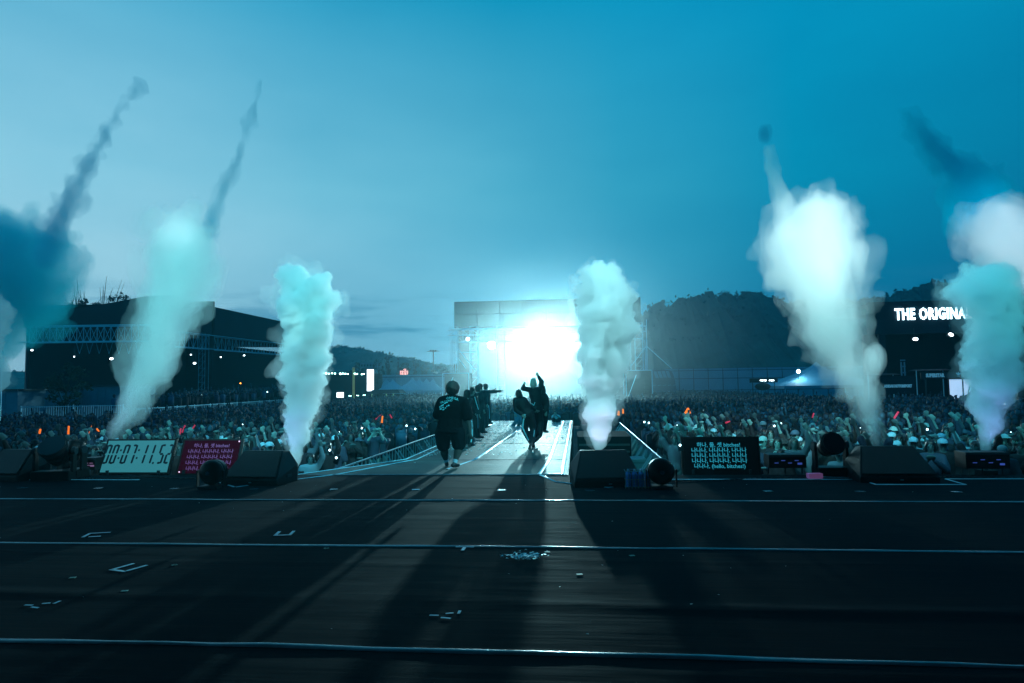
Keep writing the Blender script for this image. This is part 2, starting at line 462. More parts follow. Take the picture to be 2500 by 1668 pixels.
# ------------------------------------------------------------------ stage and runway
def floor_mat(name, col, rough, streak=1.0, spec=0.5):
    m = mat(name, col, rough, spec=spec); t = m.node_tree; b = t.nodes['Principled BSDF']
    tc = t.nodes.new('ShaderNodeTexCoord')
    def nz_(scale, vec, detail=5):
        mp = t.nodes.new('ShaderNodeMapping'); mp.inputs['Scale'].default_value = vec
        n = t.nodes.new('ShaderNodeTexNoise'); n.inputs['Scale'].default_value = scale; n.inputs['Detail'].default_value = detail
        t.links.new(tc.outputs['Object'], mp.inputs[0]); t.links.new(mp.outputs[0], n.inputs['Vector']); return n.outputs[0]
    fine = nz_(1.0, (1.2, 26, 1)); broad = nz_(0.6, (0.6, 2.2, 1), 3); grit = nz_(60, (1, 1, 1), 2)
    def bp(h, s, d, nrm=None):
        n = t.nodes.new('ShaderNodeBump'); n.inputs['Strength'].default_value = s; n.inputs['Distance'].default_value = d
        t.links.new(h, n.inputs['Height'])
        if nrm: t.links.new(nrm, n.inputs['Normal'])
        return n.outputs[0]
    n1 = bp(broad, 0.22 * streak, 0.08); n2 = bp(fine, 0.18 * streak, 0.010, n1); n3 = bp(grit, 0.25, 0.002, n2)
    t.links.new(n3, b.inputs['Normal'])
    mr = t.nodes.new('ShaderNodeMapRange'); mr.inputs[1].default_value = .3; mr.inputs[2].default_value = .7
    mr.inputs[3].default_value = rough - .1; mr.inputs[4].default_value = rough + .12
    t.links.new(fine, mr.inputs[0]); t.links.new(mr.outputs[0], b.inputs['Roughness'])
    mx = t.nodes.new('ShaderNodeMix'); mx.data_type = 'RGBA'; mx.blend_type = 'MULTIPLY'; mx.inputs[0].default_value = 1
    mr2 = t.nodes.new('ShaderNodeMapRange'); mr2.inputs[1].default_value = .3; mr2.inputs[2].default_value = .7
    mr2.inputs[3].default_value = .82; mr2.inputs[4].default_value = 1.18
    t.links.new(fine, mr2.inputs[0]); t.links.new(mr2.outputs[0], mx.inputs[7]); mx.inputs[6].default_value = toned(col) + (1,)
    t.links.new(mx.outputs[2], b.inputs['Base Color'])
    return m
FLOOR = floor_mat('black_stage_vinyl', (0.002, 0.0165, 0.020), 0.85, spec=0.03)
RUN = floor_mat('grey_runway_vinyl', (0.06, 0.056, 0.048), 0.62, 0.7, spec=.22)
SEAM = 12.72
SXL, SXR = -26.0, 24.0
# main floor: a fine sheet with shallow folds running across it
def folds(x, y):
    z = 0.0
    for y0, a, wd, ph in ((5.28, .020, .10, 0.0), (6.35, .006, .05, 1.0), (4.12, .008, .07, 2.0), (8.6, .004, .05, 3.0), (11.1, .004, .05, .5), (3.55, .008, .08, 1.4), (6.62, .005, .05, .2), (9.1, .004, .04, 2.1)):
        yy = y0 - 0.06 * math.sin(x * .45 + ph) - 0.03 * math.sin(x * 1.3 + ph)
        z += a * math.exp(-((y - yy) / wd) ** 2) * (0.6 + 0.4 * math.sin(x * .8 + ph * 3))
    return z
ys = [-4, -2, 0, 1.5] + [2.4 + i * 0.06 for i in range(int((SEAM - 2.4) / 0.06))] + [SEAM]
xs = [SXL] + [-16 + i * 0.5 for i in range(60)] + [SXR]
vs = [(x, y, folds(x, y)) for y in ys for x in xs]
nx = len(xs)
fs = [(j * nx + i, j * nx + i + 1, (j + 1) * nx + i + 1, (j + 1) * nx + i) for j in range(len(ys) - 1) for i in range(nx - 1)]
me = bpy.data.meshes.new('stage_floor'); me.from_pydata(vs, [], fs)
for p_ in me.polygons: p_.use_smooth = True
link('stage_floor', me, FLOOR)['kind'] = 'structure'
MB().box(((SXL + SXR) / 2, SEAM + .012, GZ / 2 - .03), (SXR - SXL, .02, -GZ - .02)).build('stage_skirt_wall', BLACK_M)['kind'] = 'structure'
# runway deck: flares out where it meets the stage
RWY = [(-5.55, SEAM + .03), (-0.18, SEAM + .03), (-0.18, 32.0), (-4.05, 32.0), (-4.03, 15.4)]
mb = MB(); mb.poly([(x, y, 0.0) for x, y in RWY], (0, 0, -0.12))
mb.build('runway_floor', RUN)['kind'] = 'structure'
mb = MB()
for (x0, y0), (x1, y1) in zip(RWY, RWY[1:] + RWY[:1]):
    mb.poly([(x0, y0, -.125), (x1, y1, -.125), (x1, y1, GZ), (x0, y0, GZ)])
mb.build('runway_skirt_wall', BLACK_M)['kind'] = 'structure'
tape_w = mat('white_tape', (0.75, 0.78, 0.8), 0.35, noise_amt=.2, noise_scale=8)
tape_g = mat('clear_glossy_tape', (0.22, 0.20, 0.22), 0.25, spec=0.9, noise_amt=.3, noise_scale=6)
def tape_line(pts, wd, m, label, z=0.006, bulge=0.006, wob=0.0, seed=0, name='tape_line', follow=None):
    """a long strip of tape, slightly domed so its edges catch the light"""
    rr = random.Random(seed); out = []
    for (x0, y0), (x1, y1) in zip(pts, pts[1:]):
        n = max(2, int(math.hypot(x1 - x0, y1 - y0) / .35))
        for i in range(n + 1): out.append((x0 + (x1 - x0) * i / n, y0 + (y1 - y0) * i / n))
    V, Fc = [], []
    for i, (x, y) in enumerate(out):
        a, b = out[max(0, i - 1)], out[min(len(out) - 1, i + 1)]
        dx, dy = b[0] - a[0], b[1] - a[1]; l = math.hypot(dx, dy) or 1; nx_, ny_ = -dy / l, dx / l
        o = wob * (math.sin(x * .7 + seed) + .5 * math.sin(x * 1.9 + seed * 2) + .5 * rr.uniform(-.3, .3))
        w_ = wd * (1 + .25 * rr.uniform(-1, 1) * (wob > 0)); bz = bulge * (1 + .5 * rr.uniform(-1, 1))
        fz = follow(x, y) if follow else 0
        for k, (s, h) in enumerate(((-1, 0), (-.5, .8), (0, 1), (.5, .8), (1, 0))):
            V.append((x + nx_ * (s * w_ / 2 + o), y + ny_ * (s * w_ / 2 + o), z + fz + h * bz - (0.003 if h == 0 else 0)))
    for i in range(len(out) - 1):
        for k in range(4): Fc.append((i * 5 + k, i * 5 + k + 1, i * 5 + k + 6, i * 5 + k + 5))
    me = bpy.data.meshes.new(name); me.from_pydata(V, [], Fc)
    for p_ in me.polygons: p_.use_smooth = True
    return tag(link(name, me, m), label, 'tape line')
tape_line([(SXL, 9.92), (SXR, 9.92)], .055, tape_g, 'third tape seam from the camera across the black stage floor', wob=.008, seed=1, follow=folds)
tape_line([(SXL, 7.08), (SXR, 7.08)], .055, tape_g, 'second tape seam from the camera across the black stage floor', wob=.010, seed=2, follow=folds)
tape_line([(SXL, 4.32), (SXR, 4.32)], .060, tape_g, 'nearest and thickest tape seam across the black stage floor', wob=.016, seed=3, bulge=.010, follow=folds)
tape_line([(-5.0, SEAM), (-0.2, SEAM)], .06, tape_g, 'tape seam where the runway meets the main stage', z=.010, seed=4, bulge=.01)
tape_line([(-2.65, 13.6), (-2.34, 15.39), (-2.15, 31.8)], .07, tape_w, 'bright centre tape line running down the grey runway', seed=5)
tape_line([(-0.73, 12.80), (-0.64, 15.1), (-0.62, 31.8)], .07, tape_w, 'bright bent tape line on the runway beside the jumping performers', seed=6)
tape_line([(-0.30, 12.80), (-0.27, 31.8)], .07, tape_w, 'tape line hugging the runway edge beside the wedge speaker', seed=7)
tape_line([(-5.45, 12.80), (-3.98, 15.42), (-3.98, 31.8)], .05, tape_w, 'tape line hugging the runway edge on the hall side', seed=8)
tape_line([(P(575, 1190, z=0).x, P(575, 1190, z=0).y), (P(640, 1181, z=0).x, P(640, 1181, z=0).y), (P(815, 1160, z=0).x, P(815, 1160, z=0).y), (-3.72, 15.42), (-3.72, 31.8)], .05, tape_w, 'inner tape line curving off the runway towards the hall side wedge speaker', seed=9)
tape_line([(P(531, 1177, z=0).x, P(531, 1177, z=0).y), (P(574, 1190, z=0).x, P(574, 1190, z=0).y)], .04, tape_w, 'short slanted tape line in front of the wedge beside the pink screen', seed=12)
tape_line([(SXL, 12.08), (-8.2, 12.05)], .04, tape_w, 'thin tape line in front of the clock screen along the stage front', seed=10)
tape_line([(P(1316, 1159, z=0).x, P(1316, 1159, z=0).y), (P(1358, 1177, z=0).x, P(1358, 1177, z=0).y), (P(1485, 1191, z=0).x, P(1485, 1191, z=0).y), (P(1540, 1184, z=0).x, P(1540, 1184, z=0).y)], .045, tape_w, 'angled tape line in front of the wedge speaker beside the runway', seed=11)
tape_line([(1.55, 12.1), (P(2099, 1171, z=0).x, 12.1), (P(2133, 1182, z=0).x, 11.5), (P(2350, 1182, z=0).x, 11.5), (P(2312, 1171, z=0).x, 12.15), (SXR, 12.15)], .04, tape_w, 'tape line stepping round the wedge speaker on the hill side', seed=13)

# tape marks
def mark(kind, px, py, label, sz=.2, m=tape_w, rz=0.0, tape=.035):
    p = P(px, py, z=0)
    sz *= .74
    t = empty('tape_mark', (p.x, p.y, folds(p.x, p.y)), label, 'tape mark', 'tape marks on the stage floor', rz)
    mk = lambda c, s, a=0: MB().box((c[0], c[1], .006), (s[0], s[1], .003), Matrix.Rotation(a, 3, 'Z')).build('tape_strip', m, t)
    if kind == 'U':
        mk((-sz / 2, 0), (tape, sz * 1.3)); mk((sz / 2, 0), (tape, sz * 1.3)); mk((0, -sz * .65), (sz + tape, tape))
    elif kind == 'C':
        mk((-sz / 2, 0), (tape, sz)); mk((0, sz * .5), (sz * 1.1, tape)); mk((sz * .1, -sz * .5), (sz * .6, tape))
    elif kind == 'I': mk((0, 0), (sz, tape * 1.3))
    elif kind == 'X': mk((0, 0), (sz, tape), .7); mk((0, .001), (sz, tape), -.7)
    elif kind == 'T': mk((0, sz * .4), (sz, tape)); mk((0, 0), (tape, sz * .8))
    elif kind == 'B': mk((0, 0), (sz, sz * .8))
    elif kind == 'D':
        tape *= .6
        mk((-sz * .4, 0), (sz * .35, tape)); mk((sz * .15, .05), (sz * .3, tape), .3); mk((sz * .1, -.05), (sz * .4, tape), -.2); mk((sz * .5, .08), (tape, sz * .35))
    return t
for px, lab in ((55, 'nearest the cut off loudspeaker'), (240, 'before the twin moving lights'), (425, 'in front of the clock screen corner'), (620, 'in front of the wedge by the pink screen'), (815, 'before the runway flare'),
                (1015, "in the walking man's shadow"), (1225, 'ahead of the runway centre'), (1440, 'before the wedge beside the runway'), (1875, 'before the rack by the black screen'),
                (2100, 'before the hill side wedge'), (2335, 'at the hill side row end')):
    mark('B', px, 1192 + px * .0042, 'small glossy tape square on the stage, ' + lab, .17, tape_g if px != 1015 else tape_w, .2)
mark('C', 235, 1307, 'hooked white tape mark before the clock screen', .28, rz=.3)
mark('U', 695, 1303, 'white tape loop mark in line with the slim pale plume', .22, rz=.2)
mark('U', 316, 1387, 'large white U shaped tape mark nearer than the hooked one', .24, rz=-.3)
mark('T', 1132, 1341, 'white tape mark lying across the second tape seam', .26)
mark('D', 1085, 1505, 'broken white tape scraps near the camera, at the fold of the floor', .26)
mark('D', 92, 1480, 'broken blue white tape scraps at the hall side near corner', .26)
green = mat('pale_green_tape', (0.3, 0.42, 0.3), .6)
for px, py, k, lab in ((177, 1412, 'I', 'below the hooked mark'), (426, 1381, 'X', 'beside the large U mark'), (304, 1446, 'I', 'closest to the camera'), (797, 1340, 'X', "at the edge of the man's shadow"),
                       (1336, 1349, 'I', 'beside the glittering confetti heap'), (1543, 1358, 'I', 'farthest to the hill side'), (1415, 1404, 'I', 'on the dark floor past the confetti heap')):
    mark(k, px, py, 'small pale green tape mark ' + lab, .07, green, .3, .03)
# glittering heap of foil and confetti
foil = mat('silver_foil', (1.6, 1.1, 1.0), 0.3, .4)
paper = mat('white_paper', (1.4, 1.0, 0.92), 0.5)
def scatter(name, n, fx, size, m, label=None, cat=None, tilt=.5, zf=None):
    V, Fc = [], []
    for i in range(n):
        x, y, z = fx(); a = rnd.uniform(0, 6.28); s = size * rnd.uniform(.5, 1.4); tl = rnd.uniform(-tilt, tilt); t2 = rnd.uniform(-tilt, tilt)
        mt = Matrix.Rotation(a, 3, 'Z') @ Matrix.Rotation(tl, 3, 'X') @ Matrix.Rotation(t2, 3, 'Y')
        k = len(V)
        for cx, cy in ((-1, -.5), (1, -.5), (1, .5), (-1, .5)):
            v = mt @ Vector((cx * s / 2, cy * s / 2, 0)); V.append((x + v.x, y + v.y, z + abs(v.z) + .006))
        Fc.append((k, k + 1, k + 2, k + 3))
    me = bpy.data.meshes.new(name); me.from_pydata(V, [], Fc)
    o = link(name, me, m); o['kind'] = 'stuff'
    return o
hp = P(1282, 1364, z=0)
scatter('confetti', 160, lambda: (hp.x + rnd.gauss(0, .09), hp.y + rnd.gauss(0, .05), abs(rnd.gauss(0, .015)) + folds(hp.x, hp.y)), .03, foil, tilt=.9)
def run_conf():
    y = 32 - abs(rnd.gauss(0, 1)) * 6.5
    while y < 16: y = 32 - abs(rnd.gauss(0, 1)) * 6.5
    return rnd.uniform(-3.95, -0.25), y, 0.0
scatter('confetti', 5200, run_conf, .055, paper, tilt=.5)
scatter('confetti', 60, lambda: (rnd.gauss(-3.6, .3), rnd.gauss(17.5, .9), 0), .05, paper, tilt=.4)
scatter('confetti', 70, lambda: (rnd.uniform(-12, 8), rnd.uniform(3, 12.5), 0.01), .018, paper, tilt=.4)

# ------------------------------------------------------------------ stage equipment
grille = mat('black_speaker_grille', (0.012, 0.012, 0.014), 0.6, bump=.6, noise_scale=160)
def wedge(px, base_y, label, wdt=1.1, rz=0.0):
    p = P(px, base_y, z=0)
    t = empty('wedge_speaker', (p.x, p.y + .35, 0), label, 'speaker', 'wedge speakers along the stage front', rz)
    w2, d, h = wdt / 2, .36, .56
    prof = [(-w2, -d, 0), (w2, -d, 0), (w2, d, 0), (-w2, d, 0)]
    bm = bmesh.new()
    lo = [bm.verts.new(v) for v in prof]
    mi = [bm.verts.new(v) for v in ((-w2, -d, .10), (w2, -d, .10), (w2, d, .30), (-w2, d, .30))]
    hi = [bm.verts.new(v) for v in ((-w2 * .70, .12, h), (w2 * .70, .12, h), (w2 * .70, d * .95, h * .97), (-w2 * .70, d * .95, h * .97))]
    for a, b in ((lo, mi), (mi, hi)):
        for i in range(4): bm.faces.new((a[i], a[(i + 1) % 4], b[(i + 1) % 4], b[i]))
    bm.faces.new(lo[::-1]); bm.faces.new(hi)
    x = MB(); x.bm.free(); x.bm = bm
    x.build('cabinet', BLACK, t, bevel=.014)
    # grille lies on the slanted baffle
    n = Vector((0, -(h - .10), .48)).normalized()
    g = [Vector((-w2 * .93, -d + .03, .14)), Vector((w2 * .93, -d + .03, .14)), Vector((w2 * .68, .085, h - .03)), Vector((-w2 * .68, .085, h - .03))]
    g = [v + n * .012 for v in g]
    MB().poly(g, n * .012).build('grille', grille, t)
    MB().box((w2 * .05, -d - .004, .055), (.05, .004, .018)).build('badge_and_glint', mat('grey_badge', (.35, .38, .4), .3, .6), t)
    for s in (-1, 1): MB().box((s * (w2 - .0), .05, .13), (.02, .16, .05)).build('handle', DARKM, t)
    return t
wedge(612, 1186, 'black wedge speaker hiding part of the pink lyric screen', 1.08, -.10)
wedge(1480, 1190, 'black wedge speaker beside the runway in front of the tall pale plume', 1.12, .12)
wedge(2200, 1180, 'black wedge speaker on the hill side between the hook clamped light and a low box', 1.22, -.05)
wedge(-8, 1176, 'black wedge speaker cut off by the frame beside the clock side lights', 1.0, -.1)

def moving_head(px, base_y, label, w=.36, h=.78, rz=0.0, tilt=.5):
    p = P(px, base_y, z=0)
    t = empty('moving_light', (p.x, p.y + .2, 0), label, 'stage light', 'moving head lights along the stage front', rz)
    MB().box((0, 0, .09), (w * 1.1, .32, .18)).build('base', BLACK, t, bevel=.015)
    for s in (-1, 1):
        MB().box((s * w * .55, 0, .38), (.055, .14, .46), taper=.8).build('yoke_arm', BLACK, t, bevel=.012)
        MB().cyl((s * w * .52, 0, .55), (s * w * .62, 0, .55), .075, seg=14).build('pivot', DARKM, t)
    Rm = Matrix.Rotation(tilt, 3, 'X')
    mb = MB().cyl(Rm @ Vector((0, 0, -.16)) + Vector((0, 0, .55)), Rm @ Vector((0, 0, .14)) + Vector((0, 0, .55)), w * .30, w * .42, 18)
    mb.ball(Rm @ Vector((0, 0, -.14)) + Vector((0, 0, .55)), w * .33, 2)
    mb.build('head', BLACK, t, smooth=True)
    q = Rm @ Vector((0, 0, .145)) + Vector((0, 0, .55)); q2 = Rm @ Vector((0, 0, .165)) + Vector((0, 0, .55))
    MB().cyl(q, q2, w * .37, seg=18).build('lens', mat('dark_lens', (.01, .015, .02), .35), t)
    return t
moving_head(112, 1176, 'black moving light with bulky head, first of the pair by the clock screen', .62, rz=.2, tilt=.8)
moving_head(163, 1170, 'black moving light standing between its twin and the clock screen', .36, rz=-.1, tilt=-.3)
moving_head(2040, 1168, 'black moving light with its head lowered, beside the hill side wedge', .50, rz=.1, tilt=1.2)
def round_light(px, cy_, base_y, label):
    p = P(px, base_y, z=0)
    t = empty('floor_light', (p.x, p.y + .12, 0), label, 'stage light', 'round floor lights before the lyric screens')
    MB().box((0, 0, .03), (.34, .26, .05)).build('foot', DARKM, t, bevel=.01)
    for s in (-1, 1): MB().box((s * .235, 0, .17), (.02, .07, .28)).build('yoke_arm', BLACK, t)
    mb = MB().ball((0, .02, .27), .215, 3, (1, .55, 1)); mb.cyl((0, .02, .27), (0, .2, .27), .21, .20, 24)
    mb.build('housing', mat('glossy_black_shell', (.006, .007, .008), .4, spec=.25), t, smooth=True)
    MB().cyl((0, -.115, .27), (0, -.095, .27), .035, seg=14).build('badge_and_glint', mat('chrome_glint', (.7, .75, .8), .15, 1.0), t)  # chrome disc standing in for the glint on the shell
    return t
round_light(505, 1150, 1196, 'round black floor light standing before the pink lyric screen')
round_light(1618, 1148, 1196, 'round black floor light between the bottle basket and the black lyric screen')

# clock and lyric screens, each leaning back on the stage front
def screen(name, tl, tr, br, bl, Yb, lean, face, label, rz=0.0):
    """a flat screen whose foot stands at depth Yb; sized from its corners there"""
    cb = P((bl[0] + br[0]) / 2, (bl[1] + br[1]) / 2, Y=Yb)
    wd = (P(br[0], br[1], Y=Yb) - P(bl[0], bl[1], Y=Yb)).length
    top = P((tl[0] + tr[0]) / 2, (tl[1] + tr[1]) / 2, Y=Yb + lean)
    ht = math.hypot(top.z - cb.z, lean); ang = math.atan2(lean, top.z - cb.z)
    t = empty(name, (cb.x, Yb, 0), label, 'screen', 'screens facing the stage', rz)
    Mx = Matrix.Translation((0, 0, cb.z)) @ Matrix.Rotation(R(90) - ang, 4, 'X') @ Matrix.Translation((0, ht / 2, 0))
    b = MB().box((0, 0, -.03), (wd, ht, .055)).build('casing', BLACK, t, bevel=.008); b.matrix_local = Mx
    f = MB().box((0, 0, .002), (wd - .09, ht - .07, .006)).build('display', face, t); f.matrix_local = Mx
    for s in (-1, 1): MB().box((s * wd * .36, .18, .05), (.05, .4, max(.08, cb.z * 1.0 + .02))).build('foot', DARKM, t)
    return t, Mx, wd, ht
lcd = mat('pale_lcd_backlight', (.02, .04, .05), .5, emit=1.0, emit_col=lin((44, 118, 128))[:3])
t, Mx, wd, ht = screen('clock_screen', (261, 1073), (433, 1071), (411, 1156), (237, 1159), 12.75, .27, lcd, 'pale clock screen showing dark running digits at the stage front')
SEG = {'0': 'abcdef', '1': 'bc', '2': 'abged', '3': 'abgcd', '4': 'fgbc', '5': 'afgcd', '6': 'afgecd', '7': 'abc', '8': 'abcdefg', '9': 'abcfgd'}
def seven(s, w_, h_, gap, parent, m, base):
    x = 0; th = w_ * .33; total = sum((w_ + gap) if c in SEG else w_ * .45 + gap * .6 for c in s) - gap
    for c in s:
        mb = MB()
        if c in SEG:
            def hseg(yc): mb.poly([(x0 + th * .6, yc, 0), (x0 + th, yc - th / 2, 0), (x0 + w_ - th, yc - th / 2, 0), (x0 + w_ - th * .6, yc, 0), (x0 + w_ - th, yc + th / 2, 0), (x0 + th, yc + th / 2, 0)])
            def vseg(xc, y0, y1): mb.poly([(xc, y0 + th * .15, 0), (xc + th / 2, y0 + th * .6, 0), (xc + th / 2, y1 - th * .6, 0), (xc, y1 - th * .15, 0), (xc - th / 2, y1 - th * .6, 0), (xc - th / 2, y0 + th * .6, 0)])
            x0 = x - total / 2
            q = SEG[c]
            if 'a' in q: hseg(h_ / 2 - th / 2)
            if 'g' in q: hseg(0)
            if 'd' in q: hseg(-h_ / 2 + th / 2)
            if 'f' in q: vseg(x0 + th / 2, 0, h_ / 2)
            if 'e' in q: vseg(x0 + th / 2, -h_ / 2, 0)
            if 'b' in q: vseg(x0 + w_ - th / 2, 0, h_ / 2)
            if 'c' in q: vseg(x0 + w_ - th / 2, -h_ / 2, 0)
            x += w_ + gap
        else:
            x0 = x - total / 2; s_ = w_ * .30
            for yc in ((-h_ * .2, h_ * .2) if c == ':' else (-h_ / 2 + s_ / 2,)):
                mb.poly([(x0, yc - s_ / 2, 0), (x0 + s_, yc - s_ / 2, 0), (x0 + s_, yc + s_ / 2, 0), (x0, yc + s_ / 2, 0)])
                if c == ':' and yc < 0: mb.build('lettering', m, parent).matrix_local = base; mb = MB()
            x += w_ * .45 + gap * .6
        for v in mb.bm.verts: v.co.x += v.co.y * .08; 
        o = mb.build('lettering', m, parent)
        o.matrix_local = base
seven('00:07:11.52', wd * .084, ht * .56, wd * .020, t, mat('dark_lcd_digit', (.006, .02, .03), .4), Mx @ Matrix.Translation((0, ht * .06, .0075)))
LYR = ['하나, 둘, 셋 bitches!', '나나나, 나나나나, 나나나', '나나나, 나나나나, 나나나', '나나나, 나나나나, 나나나', '나나나, (hello, bitches!)']
pink = mat('dim_crimson_display', (.004, .001, .002), .95, spec=.02, emit=1.0, emit_col=lin((34, 3, 22))[:3])
t, Mx, wd, ht = screen('lyric_screen', (458, 1071), (603, 1072), (577, 1160), (427, 1160), 12.8, .27, pink, 'dim crimson lyric screen partly hidden by a wedge speaker and a round light')
tm = mat('lyric_text_lilac', (.05, .04, .06), .5, emit=1.0, emit_col=lin((98, 68, 132))[:3])
for i, s in enumerate(LYR):
    text_mesh('lyric_lettering', s, .094, tm, t, Mx @ Matrix.Translation((-wd * .0, ht * (.30 - i * .157), .008)), bold=.0015)
for q in ((-.44, -.42), (.44, .42)):
    o = MB().cyl((0, 0, 0), (0, 0, .006), .014, seg=10).build('indicator', mat('pink_led', (1, .6, .8), emit=1.2), t); o.matrix_local = Mx @ Matrix.Translation((q[0] * wd, q[1] * ht, .006))
blk = mat('black_display', (.006, .007, .009), .3)
t, Mx, wd, ht = screen('lyric_screen', (1668, 1066), (1857, 1066), (1860, 1166), (1666, 1166), 12.75, .12, blk, 'black lyric screen with teal Korean text on the hill side of the runway')
tm2 = mat('lyric_text_teal', (.1, .3, .35), .5, emit=1.0, emit_col=lin((34, 130, 150))[:3])
for i, s in enumerate(LYR):
    text_mesh('lyric_lettering', s, .098, tm2, t, Mx @ Matrix.Translation((-.03, ht * (.29 - i * .13), .008)), bold=.0015)
for q in (-.36, .27):
    o = MB().box((0, 0, 0), (.06, .014, .006)).build('indicator', mat('green_led', (.1, .6, .3), emit=.25, emit_col=(.1, .8, .4)), t); o.matrix_local = Mx @ Matrix.Translation((q * wd, -.47 * ht, .012))

def low_rack(px0, px1, top_y, base_y, Y, label, leds):
    a, b = P(px0, base_y, Y=Y), P(px1, base_y, Y=Y); wd = b.x - a.x; c = (a.x + b.x) / 2
    zt = P((px0 + px1) / 2, top_y, Y=Y).z
    t = empty('equipment_rack', (c, Y, 0), label, 'equipment rack', 'low racks at the stage edge')
    MB().box((0, 0, (zt + .12) / 2), (wd, .36, zt - .12)).build('case', BLACK, t, bevel=.01)
    MB().box((0, -.183, zt - .03), (wd * 1.02, .02, .03)).build('top_rail', DARKM, t)
    for s in (-1, 0, 1): bar(t, (s * wd * .46, 0, 0), (s * wd * .46, 0, .125), .014, DARKM, 'leg')
    for k in range(4): MB().box((wd * (-.3 + k * .18), -.183, .14 + (zt - .12) * (.3 + .18 * (k % 2))), (.07, .004, .012)).build('indicator', leds, t)
    MB().box((wd * .32, -.184, .16 + .04), (.08, .004, .035)).build('label_plate', leds, t)
    return t
led_b = mat('dim_blue_led', (.05, .1, .5), emit=.35, emit_col=(.08, .15, .7))
low_rack(1872, 1962, 1108, 1156, 12.9, 'low black rack with blue lights between the black lyric screen and a moving light', led_b)
low_rack(2346, 2452, 1102, 1154, 12.75, 'low black rack with a pale plate at the foot of the blue plume', led_b)
low_rack(214, 246, 1116, 1158, 12.8, 'tiny black rack squeezed beside the clock screen', mat('dim_red_led', (.3, .05, .1), emit=.3, emit_col=(.5, .3, .6)))
# bottle basket
p = P(1560, 1193, z=0)
t = empty('wire_basket', (p.x, p.y + .16, 0), 'wire basket of pale blue water bottles beside the wedge speaker', 'basket')
for z in (.02, .14, .27):
    for a, b in (((-.21, -.14), (.21, -.14)), ((.21, -.14), (.21, .14)), ((.21, .14), (-.21, .14)), ((-.21, .14), (-.21, -.14))): bar(t, (*a, z), (*b, z), .005, STEEL, 'wire')
for k in range(9): bar(t, (-.21 + k * .0525, -.14, 0), (-.21 + k * .0525, -.14, .27), .004, STEEL, 'wire')
bot = mat('pale_blue_plastic_bottle', (.16, .34, .75), .18, noise_amt=.2, noise_scale=30)
for k in range(8):
    x, y = -.155 + (k % 4) * .103, -.075 + (k // 4) * .12
    b = empty('water_bottle', (t.location.x + x, t.location.y + y, .012), 'pale blue plastic water bottle standing in the wire basket', 'bottle', 'bottles in the wire basket')
    mb = MB().cyl((0, 0, 0), (0, 0, .2), .042, seg=12); mb.cyl((0, 0, .2), (0, 0, .25), .042, .015, 12); mb.build('bottle_body', bot, b, smooth=False)
    MB().cyl((0, 0, .25), (0, 0, .275), .017, seg=10).build('cap', WHITE, b)
# pink box with cable
p = P(1989, 1169, z=0)
t = empty('cable_box', (p.x, p.y, 0), 'small pink box with a white cable on the stage edge', 'box', rz=.12)
MB().box((0, 0, .05), (.24, .12, .09)).build('box_body', mat('glowing_pink_plastic', (.5, .2, .5), .5, emit=.12, emit_col=(.6, .25, .6)), t, bevel=.008)  # the plastic is given a faint glow of its own
pts = [(.12, 0, .03), (.35, .02, .012), (.6, -.05, .012), (.85, .03, .012), (1.0, .2, .012)]
mb = MB()
for a, b in zip(pts, pts[1:]): mb.cyl(a, b, .010, seg=6)
mb.build('cable', WHITE, t)
# nozzles the plumes come from
for px, py, Y, lab in ((720, 1160, D0, 'slim pale plume'), (1460, 1100, D0 + .3, 'billowing plume beside the runway'), (2406, 1114, D0 + .2, 'blue plume'), (268, 1085, 13.6, 'wide slanted plume'), (2140, 1095, 13.6, 'wide white plume')):
    q = P(px, py, Y=Y)
    t = empty('gas_jet', (q.x, Y, 0), 'black gas jet nozzle at the foot of the ' + lab, 'gas jet', 'gas jet nozzles')
    zt = max(.12, q.z)
    MB().box((0, 0, -.1), (.26, .26, .2)).build('base', BLACK, t)
    MB().cyl((0, 0, 0), (0, 0, max(.03, zt - .02)), .035, .05, 12).build('nozzle', DARKM, t)
    for s in (-1, 1): bar(t, (s * .1, 0, -.2), (s * .1, 0, GZ), .02, DARKM, 'leg')

# cables lying behind and between the stage front equipment
cab = mat('black_cable', (.012, .012, .014), .45)
def cable(pts, label, r=.009):
    V = [Vector((x, y, r + .004)) for x, y in pts]; out = []
    for i in range(len(V) - 1):
        a, b, c, d = V[max(0, i - 1)], V[i], V[i + 1], V[min(len(V) - 1, i + 2)]
        for k in range(8):
            t_ = k / 8; out.append(.5 * ((2 * b) + (c - a) * t_ + (2 * a - 5 * b + 4 * c - d) * t_ ** 2 + (3 * b - a - 3 * c + d) * t_ ** 3))
    out.append(V[-1]); mb = MB()
    for a, b in zip(out, out[1:]): mb.cyl(a, b, r, seg=6)
    tag(mb.build('cable', cab, smooth=True), label, 'cable', 'cables along the stage front')
cable([(-9.6, 12.3), (-9.0, 12.15), (-8.3, 12.35), (-7.4, 12.2), (-6.6, 12.3), (-6.1, 12.0)], 'black cable running in front of the clock and crimson screens')
cable([(1.0, 11.6), (1.8, 11.85), (2.6, 12.0), (3.4, 12.3), (4.3, 12.2), (5.2, 12.3)], 'black cable trailing from the bottle basket past the black lyric screen')
cable([(5.9, 12.2), (6.4, 12.4), (7.2, 12.25), (8.4, 12.35), (10, 12.3)], 'black cable leaving the hill side wedge towards the stage edge')

# hairline joints between the vinyl rolls on the runway, where the deck changes pitch and at each roll's end
jm = mat('dark_joint_tape', (.02, .022, .024), .7)
for k, y in enumerate((15.3, 19.6, 23.9, 28.2)):
    x0 = -4.0
    tag(MB().box(((x0 - .22) / 2, y, .003), (-.22 - x0, .03, .004)).build('deck_joint', jm), 'dark joint across the grey runway, ' + ('nearest the stage', 'second from the stage', 'third from the stage', 'farthest from the stage')[k], 'deck joint', 'joints across the runway')

